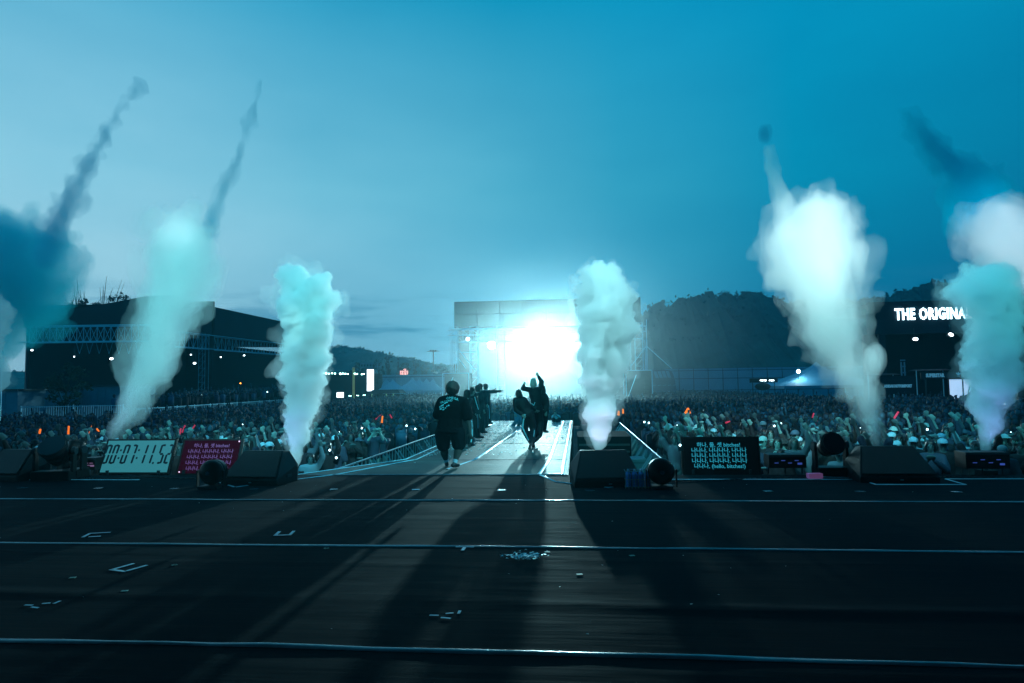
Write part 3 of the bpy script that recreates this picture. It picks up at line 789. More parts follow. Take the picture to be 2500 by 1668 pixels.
# ------------------------------------------------------------------ unseen stage roof and back wall, added to keep sky light off the floor
MB().box((0, -2.5, 9.8), (52, 24, .4)).build('stage_roof', BLACK_M)['kind'] = 'structure'
MB().box((0, -14.3, 4.2), (52, .3, 11)).build('stage_back_wall', BLACK_M)['kind'] = 'structure'

# ------------------------------------------------------------------ wooded hills
hill_m = mat('wooded_hillside', (0.030, 0.045, 0.035), 0.95, noise_amt=.5, noise_scale=.12, spec=.1)
def hill(name, D, ridge, depth, bump, seed, x_ext=(0, 0)):
    pts = [P(x, y, Y=D) for x, y in ridge]
    V, Fc = [], []
    x0, x1 = pts[0].x - x_ext[0], pts[-1].x + x_ext[1]
    n = int((x1 - x0) / 2.2); rows = [(-depth, 0.0), (-depth * .75, .22), (-depth * .5, .5), (-depth * .3, .74), (-depth * .14, .91), (-depth * .05, .98), (0, 1.0), (depth * .12, .97), (depth * .5, .6), (depth, .0)]
    for i in range(n + 1):
        x = x0 + (x1 - x0) * i / n
        if x <= pts[0].x: z = pts[0].z
        elif x >= pts[-1].x: z = pts[-1].z
        else:
            for a, b in zip(pts, pts[1:]):
                if a.x <= x <= b.x:
                    k = (x - a.x) / (b.x - a.x); k = k * k * (3 - 2 * k) * .5 + k * .5
                    z = a.z * (1 - k) + b.z * k; break
        for dy, k in rows:
            p = Vector((x, D + dy, 0))
            b = (.55 - abs(noise.noise(p * .11 + Vector((seed, 0, 0))))) * bump * 1.4 + (.5 - abs(noise.noise(p * .27))) * bump * .8 + noise.noise(p * .7) * bump * .35
            V.append((x + noise.noise(p * .3) * 1.5, D + dy, GZ - .2 + (z - GZ) * k + (b - bump * .5) * (k > 0)))
    m_ = len(rows)
    for i in range(n):
        for j in range(m_ - 1): Fc.append((i * m_ + j, (i + 1) * m_ + j, (i + 1) * m_ + j + 1, i * m_ + j + 1))
    me = bpy.data.meshes.new(name); me.from_pydata(V, [], Fc)
    link(name, me, hill_m)['kind'] = 'structure'
    # loose leaf clumps that roughen the slope and its skyline
    bm = bmesh.new(); rr = random.Random(seed)
    Vq, Fq = [], []
    for i in range(n * 40):
        j = rr.randrange(n) * m_ + rr.choice((5, 6, 6, 6, 4, 3, 2)); v = Vector(V[j])
        c = v + Vector((rr.gauss(0, 1.6), rr.gauss(0, 2.0), rr.gauss(-.5, .5)))
        s = rr.uniform(.4, 1.2); mt = Matrix.Rotation(rr.uniform(0, 6.3), 3, Vector((rr.gauss(0, 1), rr.gauss(0, 1), rr.gauss(0, 1))).normalized())
        k = len(Vq)
        for q in ((-s, -s * .5, 0), (s, -s * .6, 0), (s * .7, s * .6, 0), (-s * .6, s * .5, 0)): Vq.append(c + mt @ Vector(q))
        Fq.append((k, k + 1, k + 2, k + 3))
    me = bpy.data.meshes.new('forest'); me.from_pydata(Vq, [], Fq); link('forest', me, hill_m)['kind'] = 'stuff'
hill('hill', 330, [(1490, 812), (1520, 795), (1560, 775), (1620, 748), (1690, 736), (1730, 727), (1790, 733), (1840, 729), (1880, 738), (1960, 742), (2050, 748), (2120, 742), (2170, 732), (2230, 722), (2262, 702), (2330, 697), (2400, 705), (2500, 730)], 110, 6.0, 3, (40, 260))
hill('hill', 430, [(560, 905), (700, 885), (780, 858), (820, 846), (845, 847), (880, 856), (930, 868), (990, 880), (1050, 892), (1110, 900), (1200, 906)], 120, 3.6, 9, (300, 60))

def tree(px, top_y, D, w_px, label, seed, shape='round', group='trees beyond the crowd', bare=False):
    rr = random.Random(seed)
    top = P(px, top_y, Y=D); h = top.z - GZ; wd = w_px / F_PX * D
    t = empty('tree', (top.x, D, GZ), label, 'tree', group)
    mb = MB()
    mb.cyl((0, 0, 0), (rr.uniform(-.2, .2), 0, h * .62), .03 * h, .014 * h, 8)
    cl = []
    nb = 14 if bare else 9
    for k in range(nb):
        a = rr.uniform(0, 6.28); z0 = h * rr.uniform(.3, .62)
        e = Vector((math.cos(a) * wd * rr.uniform(.2, .45), math.sin(a) * wd * .4, h * rr.uniform(.6, .95)))
        mb.cyl((0, 0, z0), e, .010 * h, .003 * h, 5); cl.append(e)
        if bare:
            for q in range(5):
                e2 = e + Vector((rr.gauss(0, 1) * wd * .12, rr.gauss(0, 1) * wd * .1, abs(rr.gauss(0, 1)) * h * .1)); s0 = Vector((0, 0, z0)).lerp(e, rr.uniform(.4, .95))
                mb.cyl(s0, e2, .004 * h, .001 * h, 4)
    mb.build('trunk', mat('bark', (.04, .035, .03), .9), t)
    if bare: return t
    V, Fc = [], []
    lobes = []
    for k in range(34):
        z = rr.uniform(.34, 1.0)
        if shape == 'cone': rad = wd * .5 * (1.06 - z) / .7
        elif shape == 'flat': rad = wd * .5 * (1.0 if z > .7 else .5)
        else: rad = wd * .5 * math.sqrt(max(.04, 1 - ((z - .66) / .36) ** 2))
        a = rr.uniform(0, 6.28); q = rad * math.sqrt(rr.uniform(.1, 1))
        lobes.append((Vector((math.cos(a) * q, math.sin(a) * q * .8, h * z * .97)), wd * rr.uniform(.07, .14)))
    for c, r in lobes:
        for i in range(46):
            d = Vector((rr.gauss(0, 1), rr.gauss(0, 1), rr.gauss(0, .8))).normalized() * r * rr.uniform(.5, 1.1)
            s = wd * rr.uniform(.014, .035)
            mt = Matrix.Rotation(rr.uniform(0, 6.3), 3, Vector((rr.gauss(0, 1), rr.gauss(0, 1), rr.gauss(0, 1))).normalized())
            k = len(V)
            for q in ((-s, -s * .6, 0), (s, -s * .5, 0), (s, s * .6, 0), (-s, s * .5, 0)): V.append(c + d + mt @ Vector(q))
            Fc.append((k, k + 1, k + 2, k + 3))
    me = bpy.data.meshes.new('crown'); me.from_pydata(V, [], Fc)
    link('crown', me, mat('tree_leaves', (.035, .055, .035), .9, noise_amt=.4, noise_scale=.8, spec=.1), t)
    return t
TD = 135
for a in ((948, 858, TD, 26, 'tallest round topped pine between the hill and the white tents', 11, 'flat'), (972, 868, TD, 15, 'narrow pointed tree beside the tallest pine', 12, 'cone'),
          (1013, 872, TD, 22, 'bushy tree in line with the white tents', 13, 'flat'), (925, 873, TD, 34, 'broad tree behind the white light banner', 14, 'round'),
          (1036, 885, TD, 30, 'low round tree between the bushy tree and the floodlight mast', 15, 'round'), (990, 882, TD, 40, 'wide low tree behind the red lit board', 16, 'round'),
          (1075, 893, TD, 60, 'low spreading tree behind the floodlight mast', 17, 'round'), (1110, 890, TD, 50, 'low tree beside the tower edge', 18, 'round'), (880, 884, TD, 60, 'low wide tree above the string lights', 19, 'round')):
    tree(*a)
tree(262, 716, 96, 110, 'dark pine rising behind the peak of the hall roof', 21, 'flat', 'trees behind the hall')
tree(205, 722, 96, 130, 'spreading dark pine behind the long hall roof', 22, 'flat', 'trees behind the hall')
tree(160, 734, 96, 100, 'dark tree at the edge of the grey smoke behind the hall roof', 23, 'round', 'trees behind the hall')
tree(236, 696, 97, 150, 'bare leafless tree rising over the hall roof', 24, 'round', 'trees behind the hall', bare=True)
tree(165, 885, 44, 120, 'dark tree in front of the hall behind the steel fence', 25, 'round', 'trees in front of the hall')

# ------------------------------------------------------------------ trusses and the hall
def truss(t, a, b, h, dep, bays, m, r=.05, cross=True, name='truss'):
    """a box truss from a to b, its bottom chord on the line a-b"""
    a, b = Vector(a), Vector(b); ax = (b - a); L_ = ax.length; ax.normalize()
    side = ax.cross(Vector((0, 0, 1))) * dep; up = Vector((0, 0, h))
    for s in (0, 1):
        for u in (0, 1): bar(t, a + side * s + up * u, b + side * s + up * u, r, m, 'chord')
    for i in range(bays + 1):
        q = a + ax * (L_ * i / bays)
        bar(t, q, q + up, r * .7, m, 'post')
        if i < bays:
            q2 = a + ax * (L_ * (i + 1) / bays)
            if cross or i % 2 == 0: bar(t, q, q2 + up, r * .5, m, 'brace')
            if cross or i % 2 == 1: bar(t, q + up, q2, r * .5, m, 'brace')
def tower(t, x, y, z0, z1, w_, m, n, r=.035, name='lattice'):
    for sx in (-1, 1):
        for sy in (-1, 1): bar(t, (x + sx * w_, y + sy * w_, z0), (x + sx * w_, y + sy * w_, z1), r, m, 'upright')
    for i in range(n):
        za, zb = z0 + (z1 - z0) * i / n, z0 + (z1 - z0) * (i + 1) / n
        bar(t, (x - w_, y - w_, za), (x + w_, y - w_, zb), r * .6, m, 'brace')
        bar(t, (x - w_, y - w_, zb), (x + w_, y - w_, zb), r * .6, m, 'rung')
roof_m = mat('dark_roof_membrane', (0.012, 0.02, 0.026), .7, noise_amt=.25, noise_scale=.3, spec=.25)
dark_in = mat('dark_board_unlit_interior', (0.008, 0.009, 0.011), .95, spec=.1)  # near-black of dark boards, also standing for unlit interiors
HY = 60.0
t = empty('event_hall', (P(230, 960, Y=HY).x, HY, GZ), 'dark roofed event hall with white trusses on the far side of the crowd', 'hall')
O = t.location.copy()
def loc(v): return Vector(v) - O
fl = [P(x, y, Y=HY) for x, y in ((58, 800), (58, 778), (110, 766), (170, 756), (240, 745), (310, 732), (352, 724), (395, 722), (395, 800))]
MB().poly([loc(p) for p in fl], (0, 34, 0)).build('roof', roof_m, t)
cA, cB = P(395, 722, Y=HY), P(395, 806, Y=HY)
rA, rB = P(700, 791, Y=90), P(700, 836, Y=90)
mb = MB(); mb.poly([loc(cA + Vector((.02, 0, 0))), loc(cB + Vector((.02, 0, 0))), loc(rB), loc(rA)], (-1.5, 3.0, 0)); mb.build('roof_wing', roof_m, t)
a, b = P(72, 838, Y=HY - .4), P(388, 834, Y=HY - .4)
truss(t, loc(a), loc(b), 1.5, 1.2, 19, ALU)
a, b = P(402, 846, Y=HY + .6), P(696, 868, Y=89.5)
truss(t, loc(a), loc(b), 1.45, 1.0, 34, ALU, r=.045, cross=False)
for k in range(9):                                  # slanted hangers under the first truss
    q = P(205 - 18 + k * 24, 838, Y=HY + 4); bar(t, loc(q), loc(q + Vector((.35, 0, -1.1))), .03, ALU, 'hanger'); bar(t, loc(q + Vector((.7, 0, 0))), loc(q + Vector((.35, 0, -1.1))), .03, ALU, 'hanger')
x0 = P(-120, 900, Y=HY).x; x1 = P(395, 900, Y=HY).x
MB().box(loc(((x0 + x1) / 2, HY + 9, 2.2)), (x1 - x0, .3, 18)).build('dark_rear_sheet', dark_in, t)  # near-black sheet standing in for the hall's unlit depth
p0, p1 = P(402, 900, Y=HY + 5), P(700, 900, Y=95)
mb = MB(); mb.poly([loc((p0.x, p0.y, GZ)), loc((p1.x, p1.y, GZ)), loc((p1.x, p1.y, 6.9)), loc((p0.x, p0.y, 6.9))], (0, .3, 0)); mb.build('dark_side_sheet', dark_in, t)  # dark sheet painting the unlit depth under the wing
for px, Yc in ((60, HY), (395, HY), (700, 90)):
    x = P(px, 900, Y=Yc).x; bar(t, loc((x, Yc + .3, GZ)), loc((x, Yc + .3, 7)), .14, DARKM, 'column')
tower(t, loc((P(497, 900, Y=68).x, 0, 0)).x, 68 - O.y, 0, 9.0, .35, ALU, 12, .022)
sgn = mat('hall_lamp', (1, 1, 1), emit=8, emit_col=(.8, .92, 1))
for px, py, r, Y_, lab in ((272, 876, .17, 58, 'round bright lamp in the dark hall beside the wide slanted plume'), (181, 871, .07, 58, 'small slanted lamp below the long white truss'), (475, 887, .15, 64, 'larger of the two lamps just past the wide slanted plume'), (466, 866, .08, 64, 'smaller lamp just above the larger one past the slanted plume'),
                           (539, 872, .09, 70, 'lone small lamp midway along the receding truss'), (596, 868, .11, 75, 'tall bright lamp under the receding truss near the slim plume'), (78, 855, .12, 58, 'lamp hanging at the smoky end of the long truss')):
    q = P(px, py, Y=Y_)
    l = empty('hall_lamp', q, lab, 'lamp', 'lamps in the event hall')
    MB().ball((0, 0, 0), r * .8, 2, (1.3, .5, .8)).build('bulb', sgn, l); MB().box((0, r * .8, r * .6), (r * 1.6, r, r * 1.6)).build('lamp_body', BLACK, l)
    bar(l, (0, r, r), (0, r, r + .9), .02, DARKM, 'hanger')
q = P(587, 936, Y=72); l = empty('warning_lamp', q, 'tiny orange lamp in the dark hall beyond the raised crowd', 'lamp')
MB().ball((0, 0, 0), .07, 2).build('bulb', mat('orange_glow', (1, .3, .05), emit=9, emit_col=(1, .28, .03)), l); bar(l, (0, .05, 0), (0, .05, -2), .02, DARKM, 'post')
pale = mat('pale_cladding', (.18, .22, .26), .8, noise_amt=.15, noise_scale=1.2)
for x0, x1, y0, y1, Y_, lab in ((45, 150, 955, 1000, 46, 'long pale site cabin behind the steel fence, nearest the flagpole'), (192, 330, 944, 1000, 48, 'pale ribbed container beside the wide slanted plume'), (-40, 40, 955, 1040, 42, 'pale site cabin cut off by the frame')):
    a = P(x0, y0, Y=Y_); b = P(x1, y0, Y=Y_); wd = b.x - a.x
    c = empty('site_cabin', ((a.x + b.x) / 2, Y_ + 1.3, GZ), lab, 'cabin', 'site cabins by the hall')
    MB().box((0, 0, (a.z - GZ) / 2), (wd, 2.4, a.z - GZ)).build('cabin_wall', pale, c)
    for k in range(int(wd / .6)): MB().box((-wd / 2 + .3 + k * .6, -1.215, (a.z - GZ) / 2), (.06, .03, (a.z - GZ) * .9)).build('rib', pale, c)
    MB().box((0, -.05, a.z - GZ + .06), (wd + .2, 2.6, .1)).build('roof', DARKM, c)
q = P(7, 830, Y=30); t = empty('flagpole', (q.x, 30, GZ), 'thin pale pole standing at the hall side edge of the crowd', 'pole')
bar(t, (0, 0, 0), (0, 0, q.z - GZ), .035, ALU, 'shaft'); MB().ball((0, 0, q.z - GZ), .07, 2).build('finial', ALU, t)

# ------------------------------------------------------------------ fences
def fence(p0, p1, h, step, label, r=.018, panel=2.4):
    p0, p1 = Vector(p0), Vector(p1); d = p1 - p0; n = int(d.length / step); u = d / n
    t = empty('steel_fence', p0, label, 'fence', 'steel fences beside the crowd')
    fm = mat('pale_fence_steel', (.5, .58, .62), .5, .2)
    for z in (.12, h - .04): bar(t, (0, 0, z), d + Vector((0, 0, z)), r * 1.2, fm, 'rail')
    for i in range(n + 1): bar(t, u * i, u * i + Vector((0, 0, h)), r * (.8), fm, 'bar')
    k = int(d.length / panel)
    for i in range(k + 1): bar(t, d * i / k + Vector((0, .04, 0)), d * i / k + Vector((0, .04, h + .04)), r * 2, fm, 'post')
    return t
a, b = P(50, 993, Y=34), P(300, 995, Y=36)
fence((a.x, 34, GZ), (b.x, 36, GZ), a.z - GZ, .11, 'pale steel fence with upright bars behind the crowd by the site cabins')
a, b = P(330, 1002, Y=38), P(700, 966, Y=66)
fence((a.x, 38, GZ), (b.x, 66, GZ), a.z - GZ + .1, .2, 'long steel fence receding below the raised crowd in front of the hall')
# papers tied to the first fence
for px, py, wpx, hpx, lab in ((105, 1000, 18, 9, 'wide pale notice tied to the steel fence near its cabin end'), (197, 996, 7, 8, 'small pale notice at the top of the steel fence'), (207, 1009, 7, 6, 'small pale notice lower on the steel fence'), (236, 995, 7, 6, 'small pale notice on the fence beside the slanted plume')):
    q = P(px, py, Y=34.2); s = 34.2 / F_PX
    tag(MB().box(q, (wpx * s, .01, hpx * s)).build('notice', pale), lab, 'notice', 'notices tied to the steel fence')

# ------------------------------------------------------------------ the tower with the big screen
SY = 80.0
tl, tr = P(1109, 737, Y=SY), P(1563, 727, Y=SY)
zt = (tl.z + tr.z) / 2 ; xl, xr = tl.x, tr.x
t = empty('screen_tower', ((xl + xr) / 2, SY, GZ), 'scaffold tower with a huge dark screen over the end of the runway', 'tower')
O = t.location.copy()
zb = P(1109, 800, Y=SY).z
nx_, nz_ = 8, 2
scr = mat('dark_screen_panel', (.006, .02, .026), .6, spec=.2, noise_amt=.15, noise_scale=.4)
pw, ph = (xr - xl) / nx_, (zt - zb) / nz_
pm = None
for i in range(nx_):
    for j in range(nz_):
        if pm is None:
            o = MB().box((0, 0, 0), (pw - .03, .25, ph - .03)).build('screen_panel', scr, t); pm = o.data
        else:
            o = link('screen_panel', pm, None, t)
        o.location = loc((xl + pw * (i + .5), SY, zb + ph * (j + .5)))
MB().box(loc(((xl + xr) / 2, SY + .5, (zt + zb) / 2)), (xr - xl + .1, .5, zt - zb + .1)).build('screen_back', BLACK_M, t)
net = mat('scaffold_netting', (.010, .022, .028), .95, spec=.1)
truss(t, loc((xl, SY - 1.2, zb - 1.9)), loc((xr, SY - 1.2, zb - 1.9)), 1.5, 1.0, 18, ALU, .04)
zl = P(1250, 845, Y=LY).z
truss(t, loc((xl - .2, LY + .9, zl + 1.4)), loc((xr + .2, LY + .9, zl + 1.4)), .6, .6, 24, ALU, .03, False)
for px in (1112, 1160, 1225, 1470, 1530, 1560):
    x = P(px, 900, Y=SY).x
    tower(t, loc((x, SY - .6, 0)).x, -.6, 0, zb - GZ, .45, ALU, 10, .035)
MB().box(loc(((xl + xr) / 2, SY + 2.5, (zb + GZ) / 2)), (xr - xl, .1, zb - GZ)).build('netting', net, t)
for (xa, ya), (xb, yb) in (((1106, 835), (1160, 905)), ((1106, 858), (1138, 900)), ((1106, 860), (1160, 860)), ((1578, 845), (1540, 895)), ((1578, 845), (1640, 900)), ((1578, 780), (1578, 905))):
    a, b = P(xa, ya, Y=SY - 1.8), P(xb, yb, Y=SY - 1.8); bar(t, loc(a), loc(b), .05, ALU, 'stay')
for px in (1106, 1112, 1576, 1581): 
    x = P(px, 900, Y=SY - 1.9).x; bar(t, loc((x, SY - 1.9, GZ)), loc((x, SY - 1.9, P(px, 832, Y=SY).z)), .05, ALU, 'scaffold_tube')
q = P(1142, 828, Y=LY); l = empty('work_lamp', q, 'small round work lamp on the hall side of the tower', 'lamp')
MB().ball((0, 0, 0), .22, 2).build('bulb', sgn, l); bar(l, (0, .3, 0), (0, .3, -1.2), .03, DARKM, 'post')
# side sound stacks
def stack(px0, px1, y0, Y_, label, slats=7):
    a = P(px0, y0, Y=Y_); b = P(px1, y0, Y=Y_); h = a.z - GZ
    s = empty('scaffold_booth', ((a.x + b.x) / 2, Y_ + 1.2, GZ), label, 'booth', 'scaffold booths beside the tower')
    w_ = b.x - a.x
    MB().box((0, .6, h / 2), (w_, 1.4, h)).build('back_panel', dark_in, s)
    for sx in (-1, 1): bar(s, (sx * w_ / 2, -1.1, 0), (sx * w_ / 2, -1.1, h), .05, ALU, 'upright')
    for z in (h, h * .12, h * .3): bar(s, (-w_ / 2, -1.1, z), (w_ / 2, -1.1, z), .045, ALU, 'beam')
    for sx in (-1, 1): bar(s, (sx * w_ * .1, -1.12, h * .45), (sx * w_ * .35, -1.12, h * .12), .035, ALU, 'brace')
    bar(s, (-w_ * .45, -1.12, h * .35), (-w_ * .1, -1.12, h * .9), .035, ALU, 'brace')
    for k in range(slats): MB().box((w_ * .28, -1.0, h * (.2 + k * .1)), (w_ * .18, .3, h * .07)).build('speaker_box', BLACK, s)
    MB().box((0, -1.15, h * .04), (w_ * .9, .1, h * .06)).build('plinth', pale, s)
stack(1528, 1592, 905, 70, 'dark scaffold booth with stacked speakers beside the billowing plume')
stack(1080, 1144, 912, 72, "dark scaffold booth behind the walking man's head", 5)

# ------------------------------------------------------------------ white tents, banner, kiosks
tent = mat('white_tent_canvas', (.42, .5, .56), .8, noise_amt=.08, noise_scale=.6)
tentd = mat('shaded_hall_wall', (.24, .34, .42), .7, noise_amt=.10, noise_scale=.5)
a, b = P(905, 916, Y=118), P(1082, 919, Y=118)
t = empty('white_marquee', ((a.x + b.x) / 2, 120, GZ), 'long flat pale wall behind the row of pointed white tents', 'marquee')
wd = b.x - a.x; n = 6
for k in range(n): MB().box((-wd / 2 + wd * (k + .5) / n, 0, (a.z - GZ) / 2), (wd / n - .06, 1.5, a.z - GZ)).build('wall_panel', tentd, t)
MB().box((0, -.8, a.z - GZ - .4), (wd, .08, .12)).build('eave_rail', DARKM, t)
def pagoda(px, apex, eave, wpx, Y_, label, mt=tent, group='pointed white tents'):
    a = P(px, apex, Y=Y_); e = P(px, eave, Y=Y_); w_ = wpx / F_PX * Y_ / 2
    t = empty('pagoda_tent', (a.x, Y_, GZ), label, 'tent', group)
    h0, h1 = e.z - GZ, a.z - GZ
    V, Fc = [], []
    rings = 7
    for i in range(rings):
        k = i / (rings - 1); r = w_ * (1 - k) ** 1.45 + .04; z = h0 + (h1 - h0) * k
        for sx, sy in ((-1, -1), (1, -1), (1, 1), (-1, 1)): V.append((sx * r, sy * r, z))
    for i in range(rings - 1):
        for j in range(4): Fc.append((i * 4 + j, i * 4 + (j + 1) % 4, (i + 1) * 4 + (j + 1) % 4, (i + 1) * 4 + j))
    me = bpy.data.meshes.new('canopy'); me.from_pydata(V, [], Fc); link('canopy', me, mt, t)
    for s in (-1, 1):
        MB().box((0, s * w_, h0 - .18), (2 * w_, .03, .36)).build('valance', mt, t); MB().box((s * w_, 0, h0 - .18), (.03, 2 * w_, .36)).build('valance', mt, t)
        for q in (-1, 1): bar(t, (s * w_ * .98, q * w_ * .98, 0), (s * w_ * .98, q * w_ * .98, h0), .05, ALU, 'pole')
nm = ['first pointed white tent beside the white light banner', 'second pointed white tent from the white light banner', 'third pointed white tent, last before the gap', 'large pointed white tent just past the gap',
      'pointed white tent next after the large one', 'pointed white tent second from the end of the row', 'last pointed white tent, nearest the scaffold booth']
for i, (px, ap, wp) in enumerate(((922, 924, 60), (943, 925, 56), (959, 926, 64), (1007, 922, 72), (1024, 923, 60), (1041, 924, 60), (1057, 924, 56))):
    pagoda(px, ap, 953, wp, 112 - i * .9 - (i == 3) * 2.5, nm[i])
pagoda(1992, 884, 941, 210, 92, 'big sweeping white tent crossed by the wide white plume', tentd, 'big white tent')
# light banner
led_w = mat('white_led_banner', (.8, .9, 1), emit=2.6, emit_col=(.82, .95, 1.0))
def board(name, x0, x1, y0, y1, Y_, m, label, cat, post=True, frame=.06):
    a, b = P(x0, y1, Y=Y_), P(x1, y0, Y=Y_); w_, h_ = b.x - a.x, b.z - a.z
    t = empty(name, ((a.x + b.x) / 2, Y_, GZ), label, cat)
    zc = (a.z + b.z) / 2 - GZ
    MB().box((0, .06, zc), (w_ + frame, .1, h_ + frame)).build('frame', BLACK, t)
    MB().box((0, -.01, zc), (w_, .03, h_)).build('panel', m, t)
    if post:
        for s in (-1, 1): bar(t, (s * w_ * .4, .1, 0), (s * w_ * .4, .1, zc - h_ / 2), .05, DARKM, 'post')
    return t, zc, w_, h_
t, zc, w_, h_ = board('light_banner', 896, 912.5, 902, 955, 95, led_w, 'tall glowing white banner between the string lights and the pointed tents', 'banner')
bd = mat('banner_print', (.2, .4, .5), emit=.5, emit_col=lin((90, 140, 170))[:3])
for k in range(9):
    a_ = math.pi * (1.0 + (k + .5) / 9)
    MB().box((math.cos(a_) * w_ * .42, -.03, zc - h_ * .12 + math.sin(a_) * w_ * .45), (w_ * .12, .01, w_ * .13), Matrix.Rotation(-a_, 3, 'Y')).build('print', bd, t)
MB().box((w_ * .15, -.03, zc + h_ * .12), (w_ * .06, .01, h_ * .12)).build('print', bd, t)
t, zc, w_, h_ = board('light_screen', 822, 839, 958, 971, 88, led_w, 'small glowing white screen beside the slim pale plume above the crowd', 'screen')
for k in (-1, 1): MB().box((k * w_ * .14, -.03, zc), (w_ * .16, .01, h_ * .12)).build('print', mat('lilac_print', (.5, .4, .7), emit=.8, emit_col=(.6, .6, .9)), t)
# string lights
t = empty('string_lights', P(845, 912, Y=100), 'row of small green white bulbs strung over the dark stands', 'string lights')
O2 = t.location.copy(); gb = mat('green_white_bulb', (.7, 1, .9), emit=16, emit_col=(.5, 1, .85))
prev = None
for k, px in enumerate((790, 796, 803, 811, 818, 831, 837, 843, 849, 866, 872, 883, 888)):
    q = P(px, 911 + k * .18 + (k % 3) * .5, Y=100) - O2
    MB().ball(q, .10 + .05 * (k % 4 == 1), 1).build('bulb', gb, t)
    if prev is not None: bar(t, prev, q, .015, DARKM, 'cable')
    prev = q
for k, px in enumerate((861.5, 863.5, 865.5)):
    a, b = P(px, 897, Y=99), P(px, 990, Y=99)
    t = empty('flag_mast', (a.x, 99, GZ), ('thin yellow green mast, first of three beside the string lights', 'thin yellow green mast, middle of three beside the string lights', 'thin yellow green mast, last of three beside the string lights')[k], 'mast', 'three thin masts')
    bar(t, (0, 0, 0), (0, 0, a.z - GZ), .05, mat('yellow_green_glow_paint', (.45, .55, .2), .5, emit=.15, emit_col=(.5, .6, .2)), 'mast_tube'); bar(t, (-.1, 0, a.z - GZ), (.1, 0, a.z - GZ - .1), .04, ALU, 'mast_top')  # mast colour brightened by an added faint glow
# dark stands behind the string lights with a few faint seats
a, b = P(700, 914, Y=104), P(905, 918, Y=104)
t = empty('spectator_stand', ((a.x + b.x) / 2, 106, GZ), 'dark spectator stand under the string lights', 'stand')
wd = b.x - a.x
for k in range(6): MB().box((0, k * 1.2 - 2, (k + 1) * (a.z - GZ) / 12), (wd, 1.2, (k + 1) * (a.z - GZ) / 6)).build('tier', dark_in, t)
# kiosk signs
for k, (x0, x1, y0) in enumerate(((850, 861, 967), (869, 879, 966), (885, 895, 965))):
    t, zc, w_, h_ = board('kiosk_sign', x0, x1, y0 - 1.5, y0 + 5.5, 86, dark_in, ('small dark kiosk sign with pale lettering nearest the small glowing screen', 'small dark kiosk sign with pale lettering, middle of three', 'small dark kiosk sign with pale lettering nearest the dark kiosk roof')[k], 'sign')
    for j in range(2): MB().ball((-w_ * .25 + j * w_ * .35, -.04, zc + h_ * .32), .05, 1).build('lamp', gb, t)
    for j in range(3):
        for q in range(3): MB().box((-w_ * .33 + j * w_ * .3, -.03, zc - h_ * .3 + q * h_ * .2), (w_ * .16, .01, h_ * .07)).build('lettering', mat('dim_lettering', (.2, .4, .45), emit=.35, emit_col=lin((90, 160, 175))[:3]), t)
a, b = P(903, 953, Y=84), P(980, 956, Y=84)
t = empty('kiosk', ((a.x + b.x) / 2, 85, GZ), 'open kiosk with a dark hipped roof in front of the pointed tents', 'kiosk')
wd = b.x - a.x; h = a.z - GZ
mb = MB().box((0, 0, h - .2), (wd, 3.2, .5), taper=.8); mb.build('roof', roof_m, t)
yg = mat('glowing_yellow_post', (.5, .6, .3), emit=.22, emit_col=(.45, .6, .3))  # light on the posts put in as a faint glow
for px in (911, 946, 963): x = P(px, 960, Y=84).x - t.location.x; bar(t, (x, -1.5, 0), (x, -1.5, h - .4), .07, yg, 'post')
for k in range(2): MB().box((-wd * .1 + k * wd * .22, .8, h * .45), (wd * .14, .05, h * .6)).build('poster', pale, t)
MB().box((0, 1.3, h * .4), (wd * .9, .1, h * .8)).build('dark_rear_sheet', dark_in, t)
# red board
t, zc, w_, h_ = board('score_board', 975, 999, 899, 916, 126, dark_in, 'dark board with small glowing pink digits above the pointed tents', 'board')
dg_m = mat('pink_digit', (1, .5, .45), emit=1.6, emit_col=(1.0, .42, .36))
def digits(s, x, z, sz):
    for k, c in enumerate(s):
        if c == ' ': continue
        o = text_mesh('digit', c, sz, dg_m, t, Matrix.Translation((x + k * sz * .62, -.04, z)) @ Matrix.Rotation(R(90), 4, 'X'), bold=.03)
digits('43', w_ * -.02, zc + h_ * .28, h_ * .38); digits('884', -w_ * .36, zc - h_ * .02, h_ * .40); digits('03', w_ * .16, zc - h_ * .02, h_ * .40); digits('0838', -w_ * .36, zc - h_ * .34, h_ * .40); digits('17', w_ * .16, zc - h_ * .34, h_ * .40)
# floodlight mast
q = P(1058, 858, Y=190); t = empty('floodlight_mast', (q.x, 190, GZ), 'tall floodlight mast on the skyline between the trees and the tower', 'mast')
bar(t, (0, 0, 0), (0, 0, q.z - GZ), .16, DARKM, 'mast_tube'); bar(t, (-.9, 0, q.z - GZ), (.9, 0, q.z - GZ), .12, DARKM, 'crossbar')
for s in (-.7, 0, .7): MB().box((s, -.2, q.z - GZ + .2), (.5, .3, .35)).build('floodlight', DARKM, t)
for s in (-1.3, 1.3): MB().box((s, 0, q.z - GZ + .05), (1.0, .5, .18), taper=.5).build('lamp_bank', DARKM, t)
# faint block of flats
a, b = P(876, 886, Y=240), P(915, 886, Y=240)
t = empty('apartment_block', ((a.x + b.x) / 2, 245, GZ), 'faint pale apartment block at the foot of the distant hill', 'building')
MB().box((0, 0, (a.z - GZ) / 2), (b.x - a.x, 8, a.z - GZ)).build('wall', mat('pale_block_wall', (.12, .16, .19), .8), t)
for i in range(5):
    for j in range(2): MB().box((-2.2 + i * 1.1, -4.03, a.z - GZ - 1 - j * 1.6), (.6, .05, .8)).build('window', dark_in, t)

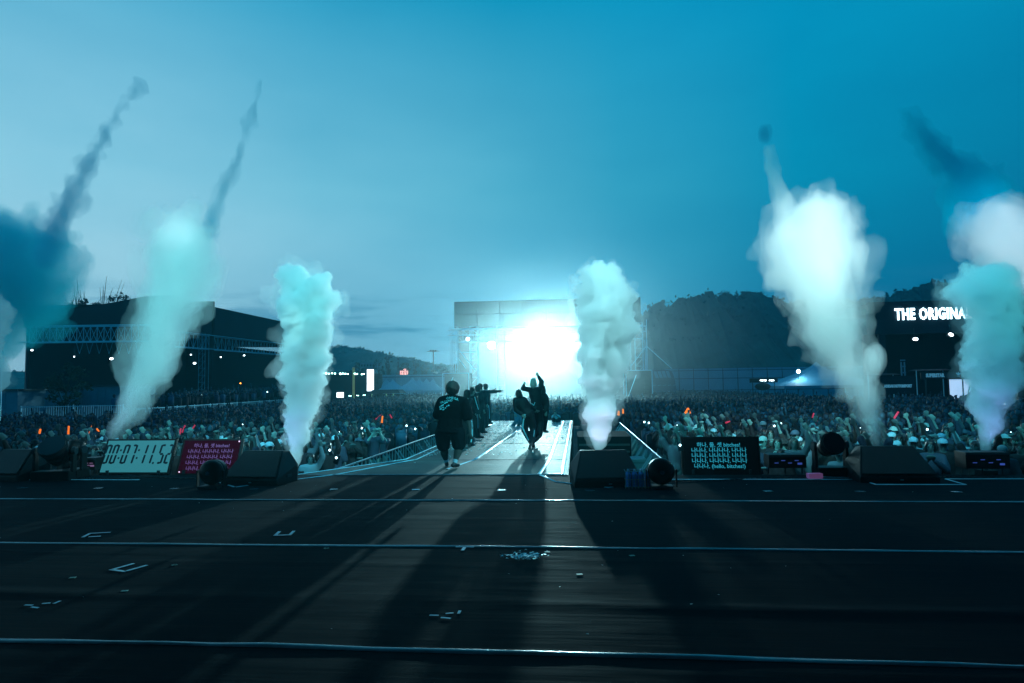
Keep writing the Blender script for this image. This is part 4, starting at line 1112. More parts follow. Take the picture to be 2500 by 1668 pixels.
# ------------------------------------------------------------------ long hall on the hill side
a, b = P(1618, 906, Y=106), P(2010, 893, Y=100)
HW = 104.0
a, b = P(1622, 904, Y=HW), P(2130, 889, Y=HW); zt = (a.z + b.z) / 2
t = empty('panel_hall', ((a.x + b.x) / 2, HW, GZ), 'long pale panelled hall below the wooded hill', 'hall')
wd = b.x - a.x; n = 14; zz = [0, .36, .70, .93, 1.0]
for k in range(n):
    for j in range(4):
        h0, h1 = (zt - GZ) * zz[j], (zt - GZ) * zz[j + 1]
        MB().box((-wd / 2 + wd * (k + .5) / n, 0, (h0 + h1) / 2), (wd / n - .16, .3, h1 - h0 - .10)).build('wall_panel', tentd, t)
MB().box((0, .3, (zt - GZ) / 2), (wd, .2, zt - GZ)).build('backing', mat('dark_joint', (.05, .08, .10), .8), t)
mb = MB(); MB_ = [(math.sin(k / 10 * math.pi / 2), 1 - 0) for k in range(11)]
# arched end of the hall
ax0 = P(1590, 904, Y=98).x; ax1 = P(1652, 904, Y=98).x; za = P(1620, 904, Y=98).z
e = empty('arched_shelter', (ax0, 98, GZ), 'dark arched shelter end with pale slotted windows beside the panelled hall', 'shelter')
pts = [Vector((0, 0, 0)), Vector((0, 0, za - GZ))] + [Vector(((ax1 - ax0) * (.72 + .28 * math.sin(k / 8 * math.pi / 2)), 0, (za - GZ) * math.cos(k / 8 * math.pi / 2))) for k in range(9)]
MB().poly(pts, (0, 4, 0)).build('arched_wall', mat('dim_blue_wall', (.06, .10, .14), .8), e)
for k in range(4):
    MB().poly([Vector(((.06 + k * .2) * 2.9 + .1, -.05, (za - GZ) * .97)), Vector(((.06 + k * .2) * 2.9 + .55, -.05, (za - GZ) * .97)), Vector(((.06 + k * .2) * 2.9 + .85, -.05, (za - GZ) * .78)), Vector(((.06 + k * .2) * 2.9 + .4, -.05, (za - GZ) * .78))], (0, -.04, 0)).build('window', tentd, e)
for j in (.38, .56):
    for k in range(5): MB().box((.35 + k * .72, -.06, (za - GZ) * j), (.45, .04, .09), Matrix.Rotation(-.15, 3, 'Y')).build('slot_window', tentd, e)
# hall sign and bulb
t, zc, w_, h_ = board('shop_sign', 1831, 1898, 924, 934, 90, dark_in, 'low dark sign with glowing white lettering before the big sweeping tent', 'sign')
wl = mat('white_sign_light', (1, 1, 1), emit=7, emit_col=(.75, .95, 1))
for k, (c, wpx) in enumerate(((1857, 3), (1861, 3.4), (1865, 3.0), (1869, 3.6), (1879.5, 3.6), (1884, 3), (1888, 3.4))):
    q = P(c, 929, Y=89.9) - t.location; MB().box((q.x, -.1, q.z), (wpx / F_PX * 90 * .9, .04, .13 + .05 * (k % 2))).build('lettering', wl, t)
q = P(1862, 944, Y=89); o = empty('parasol', (q.x, 89, GZ), 'dark round parasol top poking above the crowd below the lit sign', 'parasol')
MB().ball((0, 0, q.z - GZ), 1.0, 2, (1, 1, .5)).build('canopy', BLACK_M, o, smooth=True); bar(o, (0, 0, 0), (0, 0, q.z - GZ), .04, ALU, 'pole')
q = P(1949, 907, Y=88); o = empty('bare_bulb', q, 'single dazzling bulb on the slope of the big sweeping tent', 'lamp')
MB().ball((0, 0, 0), .2, 2).build('bulb', mat('dazzling_bulb', (1, 1, 1), emit=120, emit_col=(.8, .97, 1)), o); bar(o, (0, .1, 0), (0, .1, -2.5), .03, DARKM, 'post')
pl = bpy.data.lights.new('bulb_glow', 'POINT'); pl.energy = 130; pl.color = (.5, .9, 1); pl.shadow_soft_size = .15
po = bpy.data.objects.new('bulb_glow', pl); COL.objects.link(po); po.location = q + Vector((0, -.4, 0))

# ------------------------------------------------------------------ brand stage on the hill side
BY = 62.0
a, b = P(2120, 738, Y=BY), P(2620, 738, Y=BY)
t = empty('brand_stage', ((a.x + b.x) / 2, BY + 4, GZ), 'dark stage building with glowing white lettering partly hidden by the blue plume', 'building')
O = t.location.copy(); wd = b.x - a.x; zt = a.z
zf = P(2200, 815, Y=BY).z
fas = mat('navy_fascia', (.010, .022, .032), .7, noise_amt=.15, noise_scale=.5, spec=.2)
MB().box(loc(((a.x + b.x) / 2, BY + .3, (zt + zf) / 2)), (wd, .6, zt - zf)).build('fascia', fas, t)
MB().box(loc(((a.x + b.x) / 2, BY + 5.6, zt - .3)), (wd, 10, .4)).build('roof', fas, t)
MB().box(loc(((a.x + b.x) / 2 + .6, BY + 1.6, (zf + .4 + GZ) / 2)), (wd, .3, zf + .4 - GZ)).build('dark_rear_sheet', dark_in, t)  # dark sheet behind the fascia, standing for the black interior
for px in (2122, 2160, 2600): x = P(px, 900, Y=BY).x; MB().box(loc((x, BY + .4, (zf + GZ) / 2)), (.5, .5, zf - GZ)).build('column', fas, t)
wl2 = mat('white_letter_light', (1, 1, 1), emit=5.5, emit_col=(.62, .9, 1.0))
ta, tb = P(2184, 768, Y=BY), P(2336, 768, Y=BY)
hgt = (P(2250, 754, Y=BY) - P(2250, 782, Y=BY)).length
o = text_mesh('lettering', 'THE ORIGINAL', hgt * 1.38, wl2, t, Matrix.Translation(loc((ta.x, BY - .08, P(2250, 768, Y=BY).z))) @ Matrix.Rotation(R(90), 4, 'X'), align='LEFT', extrude=.04, bold=.035, space=1.12)
vx = [v.co.x for v in o.data.vertices]; x0_, x1_ = min(vx), max(vx)
m_ = text_mesh('lettering', 'THE ORIGIN', hgt * 1.38, wl2, None, align='LEFT', extrude=.04, bold=.035, space=1.12)
vn = [v.co.x for v in m_.data.vertices]; bpy.data.objects.remove(m_)
want = (tb.x - ta.x) * (x1_ - x0_) / (max(vn) - min(vn))        # the last letters stand behind the plume
for v in o.data.vertices: v.co.x = (v.co.x - x0_) * want / (x1_ - x0_)
for px, py, lab in ((2235, 828, 'oval lamp under the dark stage fascia, farther from the blue plume'), (2322, 817, 'slanted oval lamp beside the blue plume')):
    q = P(px, py, Y=BY - .5); l = empty('stage_lamp', q, lab, 'lamp', 'lamps under the dark fascia')
    MB().ball((0, 0, 0), .17, 2, (1.3, .4, .8), Matrix.Rotation(.4 if px > 2300 else 0, 3, 'Y')).build('bulb', sgn, l); bar(l, (0, .2, 0), (0, .2, 1.0), .03, DARKM, 'hanger'); MB().box((0, .2, 0), (.5, .2, .3)).build('lamp_body', BLACK, l)
dim_l = mat('dim_white_lettering', (.3, .5, .55), emit=.35, emit_col=lin((90, 160, 185))[:3])
def banner(x0, x1, y0, y1, Y_, label, texts, m=None):
    tb_, zc, w_, h_ = board('brand_banner', x0, x1, y0, y1, Y_, m or fas, label, 'banner')
    for s, px, py, ph in texts:
        q = P(px, py, Y=Y_ - .1) - tb_.location
        text_mesh('lettering', s, ph / F_PX * Y_ * 1.35, dim_l, tb_, Matrix.Translation((q.x, -.06, q.z)) @ Matrix.Rotation(R(90), 4, 'X'), bold=.03, sx=.72)
    return tb_
banner(2250, 2362, 909, 925, 56, 'long dark banner reading SUPERSTAR above the bright projection', [('SUPERSTAR', 2283.5, 917, 8)])
banner(2140, 2232, 918, 962, 55, 'dark banner wall reading ADIDAS MOTORSPORT on the hill side', [('ADIDAS MOTORSPORT', 2193, 943, 6)])
# three-leaf emblem
q = P(2340, 916, Y=55.8); em = empty('emblem', q, 'small pale three leafed emblem on the dark banner beside the blue plume', 'emblem')
for k, an in enumerate((-.75, 0, .75)):
    o = MB().ball((0, 0, 0), .10, 2, (.55, .1, 1.35)).build('leaf', dim_l, em); o.matrix_local = Matrix.Rotation(an, 4, 'Y') @ Matrix.Translation((0, 0, .12))
for k in range(3): MB().box((0, -.02, -.05 - k * .035), (.22 - k * .02, .02, .014)).build('stripe', dim_l, em)
proj = mat('pale_projection', (.7, .8, 1), emit=1.0, emit_col=lin((172, 205, 236))[:3])
t, zc, w_, h_ = board('projection_screen', 2320, 2372, 926, 975, 58, proj, 'bright pale projection screen at the foot of the blue plume', 'screen', frame=.1)
MB().poly([Vector((w_ * .5, -.05, zc + h_ * .4)), Vector((w_ * .34, -.05, zc + h_ * .1)), Vector((w_ * .2, -.05, zc - h_ * .5)), Vector((w_ * .5, -.05, zc - h_ * .5))], (0, -.03, 0)).build('curved_shape', BLACK_M, t)
MB().box((w_ * .38, -.1, zc - h_ * .05), (.09, .02, .34), Matrix.Rotation(.5, 3, 'Y')).build('white_stroke', proj, t)
q = P(2204, 884, Y=57); t = empty('light_column', (q.x, 57, GZ), 'slim pale column rising behind the dark banner wall', 'column')
for s in (-.12, .12): bar(t, (s, 0, 0), (s, 0, q.z - GZ), .06, pale, 'tube')
for k in range(5): MB().box((0, -.02, 2.6 + k * .5), (.36, .08, .12)).build('collar', pale, t)
for i, (x0, x1, y0) in enumerate(((2135, 2205, 914), (2256, 2330, 903))):
    a, b = P(x0, y0, Y=57), P(x1, y0, Y=57); t = empty('canopy_tent', ((a.x + b.x) / 2, 58.5, GZ), ('pale edged canopy above the dark banner wall', 'pale edged canopy behind the SUPERSTAR banner')[i], 'tent', 'pale edged canopies')
    MB().box((0, 0, a.z - GZ), (b.x - a.x, 2.4, .12), taper=.7).build('canopy', fas, t)
    for s in (-1, 1): bar(t, (s * (b.x - a.x) * .45, 0, 0), (s * (b.x - a.x) * .45, 0, a.z - GZ), .04, ALU, 'pole')
# line array at the far edge
q = P(2492, 850, Y=40); t = empty('speaker_tower', (q.x, 40, GZ), 'dark ribbed speaker tower at the hill side edge of the photo', 'speaker')
tower(t, 0, 0, 0, q.z - GZ, .5, DARKM, 6, .04)
for k in range(7): MB().box((0, -.3, q.z - GZ - .4 - k * .42), (1.3, .6, .36), Matrix.Rotation(.04 * k, 3, 'X')).build('speaker_box', BLACK, t)

# ------------------------------------------------------------------ crowd barriers round the pit
bar_m = mat('worn_barrier_steel', (.35, .4, .42), .38, .75)
BARR = []
def barrier(x0, y0, x1, y1, out, label):
    """one 1.2 m barrier panel; its struts lean back towards the pit (out = unit vector into the crowd)"""
    t = empty('crowd_barrier', (x0, y0, GZ), label, 'barrier', 'steel crowd barriers round the runway')
    d = Vector((x1 - x0, y1 - y0, 0)); H = 1.18; o = Vector((*out, 0))
    bar(t, (0, 0, H), d + Vector((0, 0, H)), .025, bar_m, 'rail'); bar(t, (0, 0, .06), d + Vector((0, 0, .06)), .02, bar_m, 'rail')
    for k in range(4): q = d * (k + .5) / 4; bar(t, q + Vector((0, 0, .05)), q + Vector((0, 0, H)), .016, bar_m, 'bar')
    for k in (0.12, .88): q = d * k; bar(t, q - o * .75, q + Vector((0, 0, H - .05)), .02, bar_m, 'strut')
    for k in (0.12, .88): q = d * k; bar(t, q - o * .75 + Vector((0, 0, .03)), q + Vector((0, 0, .03)), .02, bar_m, 'foot')
for k in range(14):
    y = 14.6 + k * 1.24
    barrier(-5.3, y, -5.3, y + 1.2, (-1, 0), f'steel crowd barrier on the hall side of the runway, {["nearest the stage","second from the stage","third from the stage","fourth from the stage","fifth from the stage","sixth from the stage","seventh from the stage","eighth from the stage","ninth from the stage","tenth from the stage","fourth from the far end","third from the far end","second from the far end","at the far end"][k]}')
    barrier(2.0, y, 2.0, y + 1.2, (1, 0), f'steel crowd barrier on the hill side of the runway, {["nearest the stage","second from the stage","third from the stage","fourth from the stage","fifth from the stage","sixth from the stage","seventh from the stage","eighth from the stage","ninth from the stage","tenth from the stage","fourth from the far end","third from the far end","second from the far end","at the far end"][k]}')
# pit equipment beside the runway
t = empty('camera_platform', (.85, 23, GZ), 'black slatted platform in the pit beside the runway edge', 'platform')
MB().box((0, 0, .66), (1.7, 2.6, 1.32)).build('case', dark_in, t)
for k in range(5): MB().box((0, -1.32, .18 + k * .22), (1.6, .03, .06)).build('slat', DARKM, t)
t = empty('pit_case', (.55, 17.5, GZ), 'pale blue topped flight case in the pit behind the wedge speaker', 'case')
MB().box((0, 0, .38), (.9, .7, .76)).build('case_body', mat('blue_grey_case', (.12, .22, .28), .5), t, bevel=.02)
for s in (-1, 1): MB().box((s * .4, -.355, .38), (.05, .02, .76)).build('corner_trim', ALU, t)
t = empty('pit_case', (1.62, 19.4, GZ), 'grey flight case in the pit beside the barriers', 'case')
MB().box((0, 0, .45), (.55, .8, .9)).build('case_body', mat('grey_case', (.10, .14, .16), .5), t, bevel=.02)
for z in (.2, .5, .8): MB().box((0, -.405, z), (.5, .01, .02)).build('seam', DARKM, t)

# ------------------------------------------------------------------ people
from mathutils.bvhtree import BVHTree
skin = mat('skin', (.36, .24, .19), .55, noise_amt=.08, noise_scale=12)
skin_c = mat('crowd_skin', (.34, .25, .2), .6, rand=[(.14, .17, .16), (.22, .26, .24), (.09, .12, .12), (.34, .36, .32)])
hair_b = mat('black_hair', (.012, .011, .011), .5, bump=.6, noise_scale=60)
hair_c = mat('crowd_hair', (.02, .018, .016), .5, rand=[(.008, .010, .011), (.012, .012, .012), (.008, .010, .012), (.02, .02, .02), (.012, .013, .012), (.05, .045, .04)])
blond = mat('blond_hair', (1.0, .52, .42), .5, bump=.8, noise_scale=60)
track = mat('black_tracksuit', (.008, .010, .013), .6, spec=.25)
stripe_m = mat('white_stripe', (.75, .78, .8), .5)
tee = mat('black_tee', (.005, .005, .006), .95, spec=.05)
shorts_m = mat('dark_shorts', (.007, .009, .011), .95, spec=.05)
sock_m = mat('white_sock', (.6, .64, .68), .8)
shoe_m = mat('black_shoe', (.014, .014, .016), .5)
denim = mat('pale_denim', (.16, .25, .32), .8, noise_amt=.2, noise_scale=20)
shirt_c = mat('crowd_shirts', (.1, .1, .1), .85, rand=[(.012, .013, .015), (.35, .38, .4), (.015, .015, .02), (.04, .06, .09), (.012, .014, .016), (.012, .012, .014), (.08, .1, .12), (.02, .04, .07), (.02, .02, .02), (.05, .05, .055)], bump=.3, noise_scale=8)
cap_c = mat('crowd_caps', (.5, .5, .5), .8, rand=[(.7, .72, .74), (.02, .02, .022), (.5, .54, .58), (.08, .10, .14), (.62, .6, .55)])
eye_m = mat('eye', (.02, .016, .014), .3)

def ruffle(me, fn):
    n = len(me.vertices); co = np.empty(n * 3, 'f'); no = np.empty(n * 3, 'f')
    me.vertices.foreach_get('co', co); me.vertex_normals.foreach_get('vector', no)
    co = co.reshape(-1, 3); no = no.reshape(-1, 3)
    d = np.array([fn(Vector(c)) for c in co.tolist()], 'f')
    me.vertices.foreach_set('co', (co + no * d[:, None]).ravel()); me.update()
def cap_(bm, p0, r0, p1, r1, seg=10):
    p0, p1 = Vector(p0), Vector(p1); d = p1 - p0
    if d.length > 1e-4:
        q = d.to_track_quat('Z', 'Y').to_matrix().to_4x4()
        bmesh.ops.create_cone(bm, cap_ends=True, segments=seg, radius1=r0, radius2=r1, depth=d.length, matrix=Matrix.Translation((p0 + p1) / 2) @ q)
    for p, r in ((p0, r0), (p1, r1)):
        bmesh.ops.create_icosphere(bm, subdivisions=2, radius=r, matrix=Matrix.Translation(p))
def ell(bm, c, r, rot=None, sub=2):
    m = Matrix.Translation(Vector(c)) @ (rot.to_4x4() if rot is not None else Matrix()) @ Matrix.Diagonal((*r, 1))
    bmesh.ops.create_icosphere(bm, subdivisions=sub, radius=1, matrix=m)

STAND = dict(head=(0, 0, 1.60), neck=(0, .01, 1.47), chest=(0, .01, 1.27), waist=(0, 0, 1.08), pelvis=(0, .01, .94),
             sl=(-.18, .01, 1.40), sr=(.18, .01, 1.40), el=(-.23, .03, 1.12), er=(.23, .03, 1.12), wl=(-.24, -.06, .88), wr=(.24, -.06, .88),
             hl=(-.09, 0, .90), hr=(.09, 0, .90), kl=(-.10, -.02, .49), kr=(.10, -.02, .49), al=(-.11, .03, .09), ar=(.11, .03, .09))

def frame(J, face):
    """up along the spine, forward f, side s"""
    up = (Vector(J['neck']) - Vector(J['pelvis'])).normalized()
    f = Vector(face).normalized(); f = (f - up * f.dot(up)).normalized()
    return up, f, f.cross(up)
def torso(bm, J, f, grow, bulk, to='pelvis'):
    up, f, s = frame(J, f); rot = Matrix((s, f, up)).transposed()
    ch, wa, pe, ne = (Vector(J[k]) for k in ('chest', 'waist', 'pelvis', 'neck'))
    prof = [(pe, .165, .120), (pe.lerp(wa, .5), .150, .110), (wa, .140, .100), (wa.lerp(ch, .5), .155, .108), (ch, .172, .116), (ch.lerp(ne, .4), .165, .105), (ch.lerp(ne, .68), .130, .080)]
    for (c, a, b), (c2, a2, b2) in zip(prof, prof[1:]):
        for k in (0, .33, .66): ell(bm, c.lerp(c2, k), ((a + (a2 - a) * k) * bulk + grow, (b + (b2 - b) * k) * bulk + grow, .08 + grow), rot)
    ell(bm, prof[-1][0], (prof[-1][1] * bulk + grow, prof[-1][2] * bulk + grow, .06), rot)
    for a, b in (('sl', 'neck'), ('sr', 'neck')): cap_(bm, J[a], .058 * bulk + grow, Vector(J[b]) - up * .05, .05 * bulk + grow)
def hand(bm, wrist, elbow, s, spread=.5, curl=.25, thumb=1, fist=False, r=.0095):
    w_ = Vector(wrist); d = (w_ - Vector(elbow)).normalized(); s = Vector(s); s = (s - d * s.dot(d)).normalized(); n = d.cross(s)
    rot = Matrix((s, n, d)).transposed()
    pc = w_ + d * .05
    ell(bm, pc, (.042, .018, .05), rot); ell(bm, w_ + d * .01, (.028, .022, .03), rot)
    for k, (off, ln) in enumerate(((-.032, .062), (-.011, .075), (.011, .080), (.032, .070))):
        b0 = w_ + d * .088 + s * off
        dr = (d + s * off * spread * 12).normalized()
        c = 1.5 if fist else curl
        m1 = b0 + (dr * math.cos(c) - n * math.sin(c)) * ln * .55
        m2 = m1 + (dr * math.cos(c * 2) - n * math.sin(c * 2)) * ln * .45
        cap_(bm, b0 - d * .02, r * 1.1, m1, r, 6); cap_(bm, m1, r, m2, r * .8, 6)
    t0 = w_ + d * .03 + s * .03 * thumb; t1 = t0 + (d * .5 + s * thumb * .8).normalized() * .04; t2 = t1 + (d * .85 + s * thumb * .35).normalized() * .03
    cap_(bm, t0, r * 1.3, t1, r * 1.15, 6); cap_(bm, t1, r * 1.15, t2, r * .9, 6)
def head(bm, J, look, sz=1.0):
    h = Vector(J['head']); f = Vector(look).normalized(); up = (h - Vector(J['neck'])).normalized()
    up = (up * .7 + Vector((0, 0, 1)) * .3).normalized(); f = (f - up * f.dot(up)).normalized(); s = f.cross(up)
    rot = Matrix((s, f, up)).transposed()
    ell(bm, h + up * .02 * sz - f * .008, (.076 * sz, .094 * sz, .102 * sz), rot); ell(bm, h - up * .055 * sz + f * .028 * sz, (.052 * sz, .056 * sz, .058 * sz), rot)
    ell(bm, h - up * .018 * sz + f * .093 * sz, (.012 * sz, .02 * sz, .022 * sz), rot, 1)     # nose
    ell(bm, h - up * .062 * sz + f * .080 * sz, (.024 * sz, .010 * sz, .009 * sz), rot, 1)    # lips
    ell(bm, h + up * .028 * sz + f * .078 * sz, (.05 * sz, .016 * sz, .010 * sz), rot, 1)     # brow
    for k in (-1, 1): ell(bm, h + s * .077 * sz * k - up * .01, (.010, .020, .030), rot, 1)
    cap_(bm, h - up * .07 * sz - f * .01, .052 * sz, J['neck'], .058 * sz)
    return h, f, up, s, rot
def build_person(name, J, face=(0, 1, 0), look=None, bulk=1.0, voxel=.014, top=None, sleeve=1.0, bottom=None, leg=1.0, hair=('short', None), skin_mat=None, shoe=None, wide=1.0,
                 hands=((.5, .25), (.5, .25)), sock=None, label=None, cat='person', group=None, origin=None, eyes=True, hsz=1.0, upper=False, loose=1.0):
    """one continuous body; hair and clothes are its children"""
    look = look or face; up, f, s = frame(J, face)
    origin = Vector(origin) if origin is not None else Vector((0, 0, 0))
    t = empty('person', origin, label, cat, group)
    fin = lambda nm, bm, m, vx=None, sm=2: link(nm, shift(remesh(bm, vx or voxel, sm, nm), origin), m, t)
    bm = bmesh.new(); torso(bm, J, face, 0, bulk)
    h, hf, hu, hs, hrot = head(bm, J, look, hsz)
    for a, b, c in (('sl', 'el', 'wl'), ('sr', 'er', 'wr')):
        cap_(bm, J[a], .052 * bulk, J[b], .042 * bulk); cap_(bm, J[b], .041 * bulk, J[c], .028)
    for a, b, c in (('hl', 'kl', 'al'), ('hr', 'kr', 'ar')):
        cap_(bm, J[a], .085 * bulk, J[b], .055 * bulk)
        if not upper:
            k, an = Vector(J[b]), Vector(J[c]); mid = k.lerp(an, .3)
            cap_(bm, k, .052 * bulk, mid, .056 * bulk); cap_(bm, mid, .056 * bulk, an, .036)
    for k, (w_, e_) in enumerate((('wl', 'el'), ('wr', 'er'))):
        sp, cu = hands[k]; hand(bm, J[w_], J[e_], s if k else -s, sp, cu, -1 if k == 0 else -1, fist=cu > 1, r=max(.0095, voxel * .72))
    fin('body', bm, skin_mat or skin, sm=1)
    if hair[0]:
        bm = bmesh.new(); k = hair[0]; sz = hsz
        ell(bm, h + hu * .034 * sz - hf * .016 * sz, (.088 * sz, .102 * sz, .098 * sz), hrot)
        if k in ('bob', 'long', 'pony'):
            ell(bm, h - hu * .03 * sz - hf * .045 * sz, (.088 * sz, .07 * sz, .10 * sz), hrot)
            for q in (-1, 1): ell(bm, h - hu * .035 * sz + hs * q * .07 * sz - hf * .005, (.026 * sz, .05 * sz, .09 * sz), hrot)
        if k == 'long':
            for q in range(5): ell(bm, h - hu * (.08 + q * .055) - hf * (.075 + .004 * q), (.085 - q * .006, .04, .06), hrot)
        if k == 'pony':
            for q in range(7): ell(bm, h - hf * (.10 + q * .028) + hu * (.03 - q * .034), (.030, .032, .034), hrot)
        if k == 'big':
            ell(bm, h + hu * .02 - hf * .02, (.115 * sz, .12 * sz, .125 * sz), hrot)
        if k == 'short':
            ell(bm, h + hu * .0 * sz - hf * .04 * sz, (.084 * sz, .07 * sz, .09 * sz), hrot)
        o = fin('hair', bm, hair[1] or hair_b, vx=max(voxel * .8, .011), sm=1)
        if k in ('big', 'bob', 'long', 'short'):
            ruffle(o.data, lambda c: noise.noise(Vector((c.x * 38, c.y * 38, c.z * 14))) * .012)
    if eyes:
        mb = MB()
        for q in (-1, 1): mb.ball(h + hs * q * .032 * hsz + hf * .083 * hsz + hu * .006 * hsz - origin, .011 * hsz, 1)
        mb.build('eyes', eye_m, t)
    if top is not None:
        bm = bmesh.new(); g = .018 * loose; torso(bm, J, face, g, bulk)
        for a, b, c in (('sl', 'el', 'wl'), ('sr', 'er', 'wr')):
            A_, B_, C_ = Vector(J[a]), Vector(J[b]), Vector(J[c])
            if sleeve >= 1: cap_(bm, A_, .056 * bulk + g, B_, .048 * bulk + g); cap_(bm, B_, .047 * bulk + g, B_.lerp(C_, .93), .036 + g * .6)
            elif sleeve > 0: cap_(bm, A_, .060 * bulk + g, A_.lerp(B_, min(1, sleeve * 1.6)), .062 * bulk + g)
        if loose > 1.4:
            pe = Vector(J['pelvis']); rot = Matrix((s, f, up)).transposed(); ell(bm, pe - up * .06, (.19 * bulk, .15 * bulk, .09), rot)
        o = fin('shirt', bm, top, sm=6)
        ruffle(o.data, lambda p_: noise.noise(Vector((p_.x * 9, p_.y * 9, p_.z * 7))) * .012 + abs(noise.noise(Vector((p_.x * 12 + p_.z * 6, p_.y * 12, p_.z * 5)))) * .008)
    if bottom is not None:
        bm = bmesh.new(); g = .02; rot = Matrix((s, f, up)).transposed()
        pe = Vector(J['pelvis'])
        ell(bm, pe, (.17 * bulk + g, .125 * bulk + g, .10), rot); ell(bm, pe - up * .06, (.165 * bulk + g, .12 * bulk + g, .09), rot)
        for a, b, c in (('hl', 'kl', 'al'), ('hr', 'kr', 'ar')):
            A_, B_, C_ = Vector(J[a]), Vector(J[b]), Vector(J[c])
            if leg >= 1: cap_(bm, A_, .090 * bulk + g, B_, (.066 * bulk + g) * wide); cap_(bm, B_, (.066 * bulk + g) * wide, B_.lerp(C_, .97), (.055 + g) * wide)
            else: cap_(bm, A_, .090 * bulk + g, A_.lerp(B_, leg * 1.25), .076 * bulk + g * 1.4)
        o = fin('trousers' if leg >= 1 else 'shorts', bm, bottom, sm=5)
        ruffle(o.data, lambda p_: abs(noise.noise(Vector((p_.x * 14, p_.y * 14, p_.z * 6)))) * .010 + noise.noise(p_ * 7) * .006)
    if shoe is not None:
        for a, tdir in (('al', J.get('tl')), ('ar', J.get('tr'))):
            an = Vector(J[a]); d = (Vector(tdir) - an).normalized() if tdir is not None else (f * 1.0 + Vector((0, 0, -.10))).normalized()
            dn = (Vector(J['kl' if a == 'al' else 'kr']) - an).normalized() * -1
            bm = bmesh.new(); b = an + dn * .045
            cap_(bm, b - d * .05, .046, b + d * .08, .048); cap_(bm, b + d * .08, .046, b + d * .17, .036); cap_(bm, an, .048, b, .046)
            fin('shoe', bm, shoe, vx=.013)
            if sock: 
                bm = bmesh.new(); cap_(bm, an, .047, an - dn * .15, .058); fin('sock', bm, sock, vx=.013)
    return t
def shift(me, o):
    for v in me.vertices: v.co -= o
    return me
def strip_on(t, part, pts, width, m, name='stripe', off=.007, n=14):
    """a narrow band laid on the side of a garment that faces the stage"""
    o = [c for c in t.children if c.name.split('.')[0] == part][0]
    tree_ = BVHTree.FromPolygons([v.co + t.location for v in o.data.vertices], [p_.vertices[:] for p_ in o.data.polygons])
    V, Fc, prev = [], [], None
    path = []
    for (x0, y0, w0), (x1, y1, w1) in zip(pts, pts[1:]):
        for i in range(n + 1): path.append((x0 + (x1 - x0) * i / n, y0 + (y1 - y0) * i / n))
    for i, (px, py) in enumerate(path):
        q = path[min(i + 1, len(path) - 1)]; r = path[max(i - 1, 0)]; dx, dy = q[0] - r[0], q[1] - r[1]; l = math.hypot(dx, dy) or 1
        row = []
        for sgn_ in (-1, 1):
            x, y = px - dy / l * width / 2 * sgn_, py + dx / l * width / 2 * sgn_
            a = CAM; d = (P(x, y, Y=40) - CAM).normalized()
            hit = tree_.ray_cast(a, d)
            row.append(None if hit[0] is None else hit[0] - d * off - t.location)
        if None not in row:
            V += row
            if prev is not None: k = len(V); Fc.append((k - 4, k - 3, k - 1, k - 2))
            prev = True
        else: prev = None
    if not Fc: return
    me = bpy.data.meshes.new(name); me.from_pydata(V, [], Fc); return link(name, me, m, t)

# ---- the crew member walking down the runway
YM = 13.85
def pj(x, y, dy=0.0, Y0=YM): return P(x, y, Y=Y0 + dy)
J = dict(head=pj(1105, 950), neck=pj(1104, 969, .02), chest=pj(1103, 994), waist=pj(1100, 1022), pelvis=pj(1098, 1046), sl=pj(1080, 981, .02), sr=pj(1130, 982, -.02),
         el=pj(1070, 1012, .12), er=pj(1141, 1016, -.04), wl=pj(1071, 1034, .30), wr=pj(1147, 1056, -.10), hl=pj(1080, 1056), hr=pj(1117, 1056),
         kl=pj(1083, 1096, .10), kr=pj(1121, 1093, .06), al=pj(1090, 1129, .20), ar=pj(1110, 1131, -.08))
J['tl'] = Vector(J['al']) + Vector((-.05, .3, -.04)); J['tr'] = Vector(J['ar']) + Vector((.12, .3, -.03))
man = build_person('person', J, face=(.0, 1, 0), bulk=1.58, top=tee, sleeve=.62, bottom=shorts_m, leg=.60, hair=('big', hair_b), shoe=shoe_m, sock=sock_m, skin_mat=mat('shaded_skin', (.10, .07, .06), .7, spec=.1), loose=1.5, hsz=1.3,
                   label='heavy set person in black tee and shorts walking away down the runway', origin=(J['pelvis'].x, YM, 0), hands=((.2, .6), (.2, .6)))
print_m = mat('aqua_shirt_print', (.16, .62, .66), .6, emit=.10, emit_col=(.1, .6, .7))  # print brightness put in as a slight glow
so = [c for c in man.children if c.name.startswith('shirt')][0]
bv = BVHTree.FromPolygons([v.co + man.location for v in so.data.vertices], [p_.vertices[:] for p_ in so.data.polygons])
def decal(me_pts, faces, name='shirt_print'):
    V = []
    for px, py in me_pts:
        d = (P(px, py, Y=40) - CAM).normalized(); h_ = bv.ray_cast(CAM, d)
        if h_[0] is None: return
        V.append(h_[0] - d * .008 - man.location)
    me = bpy.data.meshes.new(name); me.from_pydata(V, [], faces); link(name, me, print_m, man)
def decal_disc(cx, cy, rx, ry, a=0.0, n=10): decal([(cx + math.cos(k / n * 6.2832) * rx * math.cos(a) - math.sin(k / n * 6.2832) * ry * math.sin(a), cy + math.cos(k / n * 6.2832) * rx * math.sin(a) + math.sin(k / n * 6.2832) * ry * math.cos(a)) for k in range(n)], [tuple(range(n))])
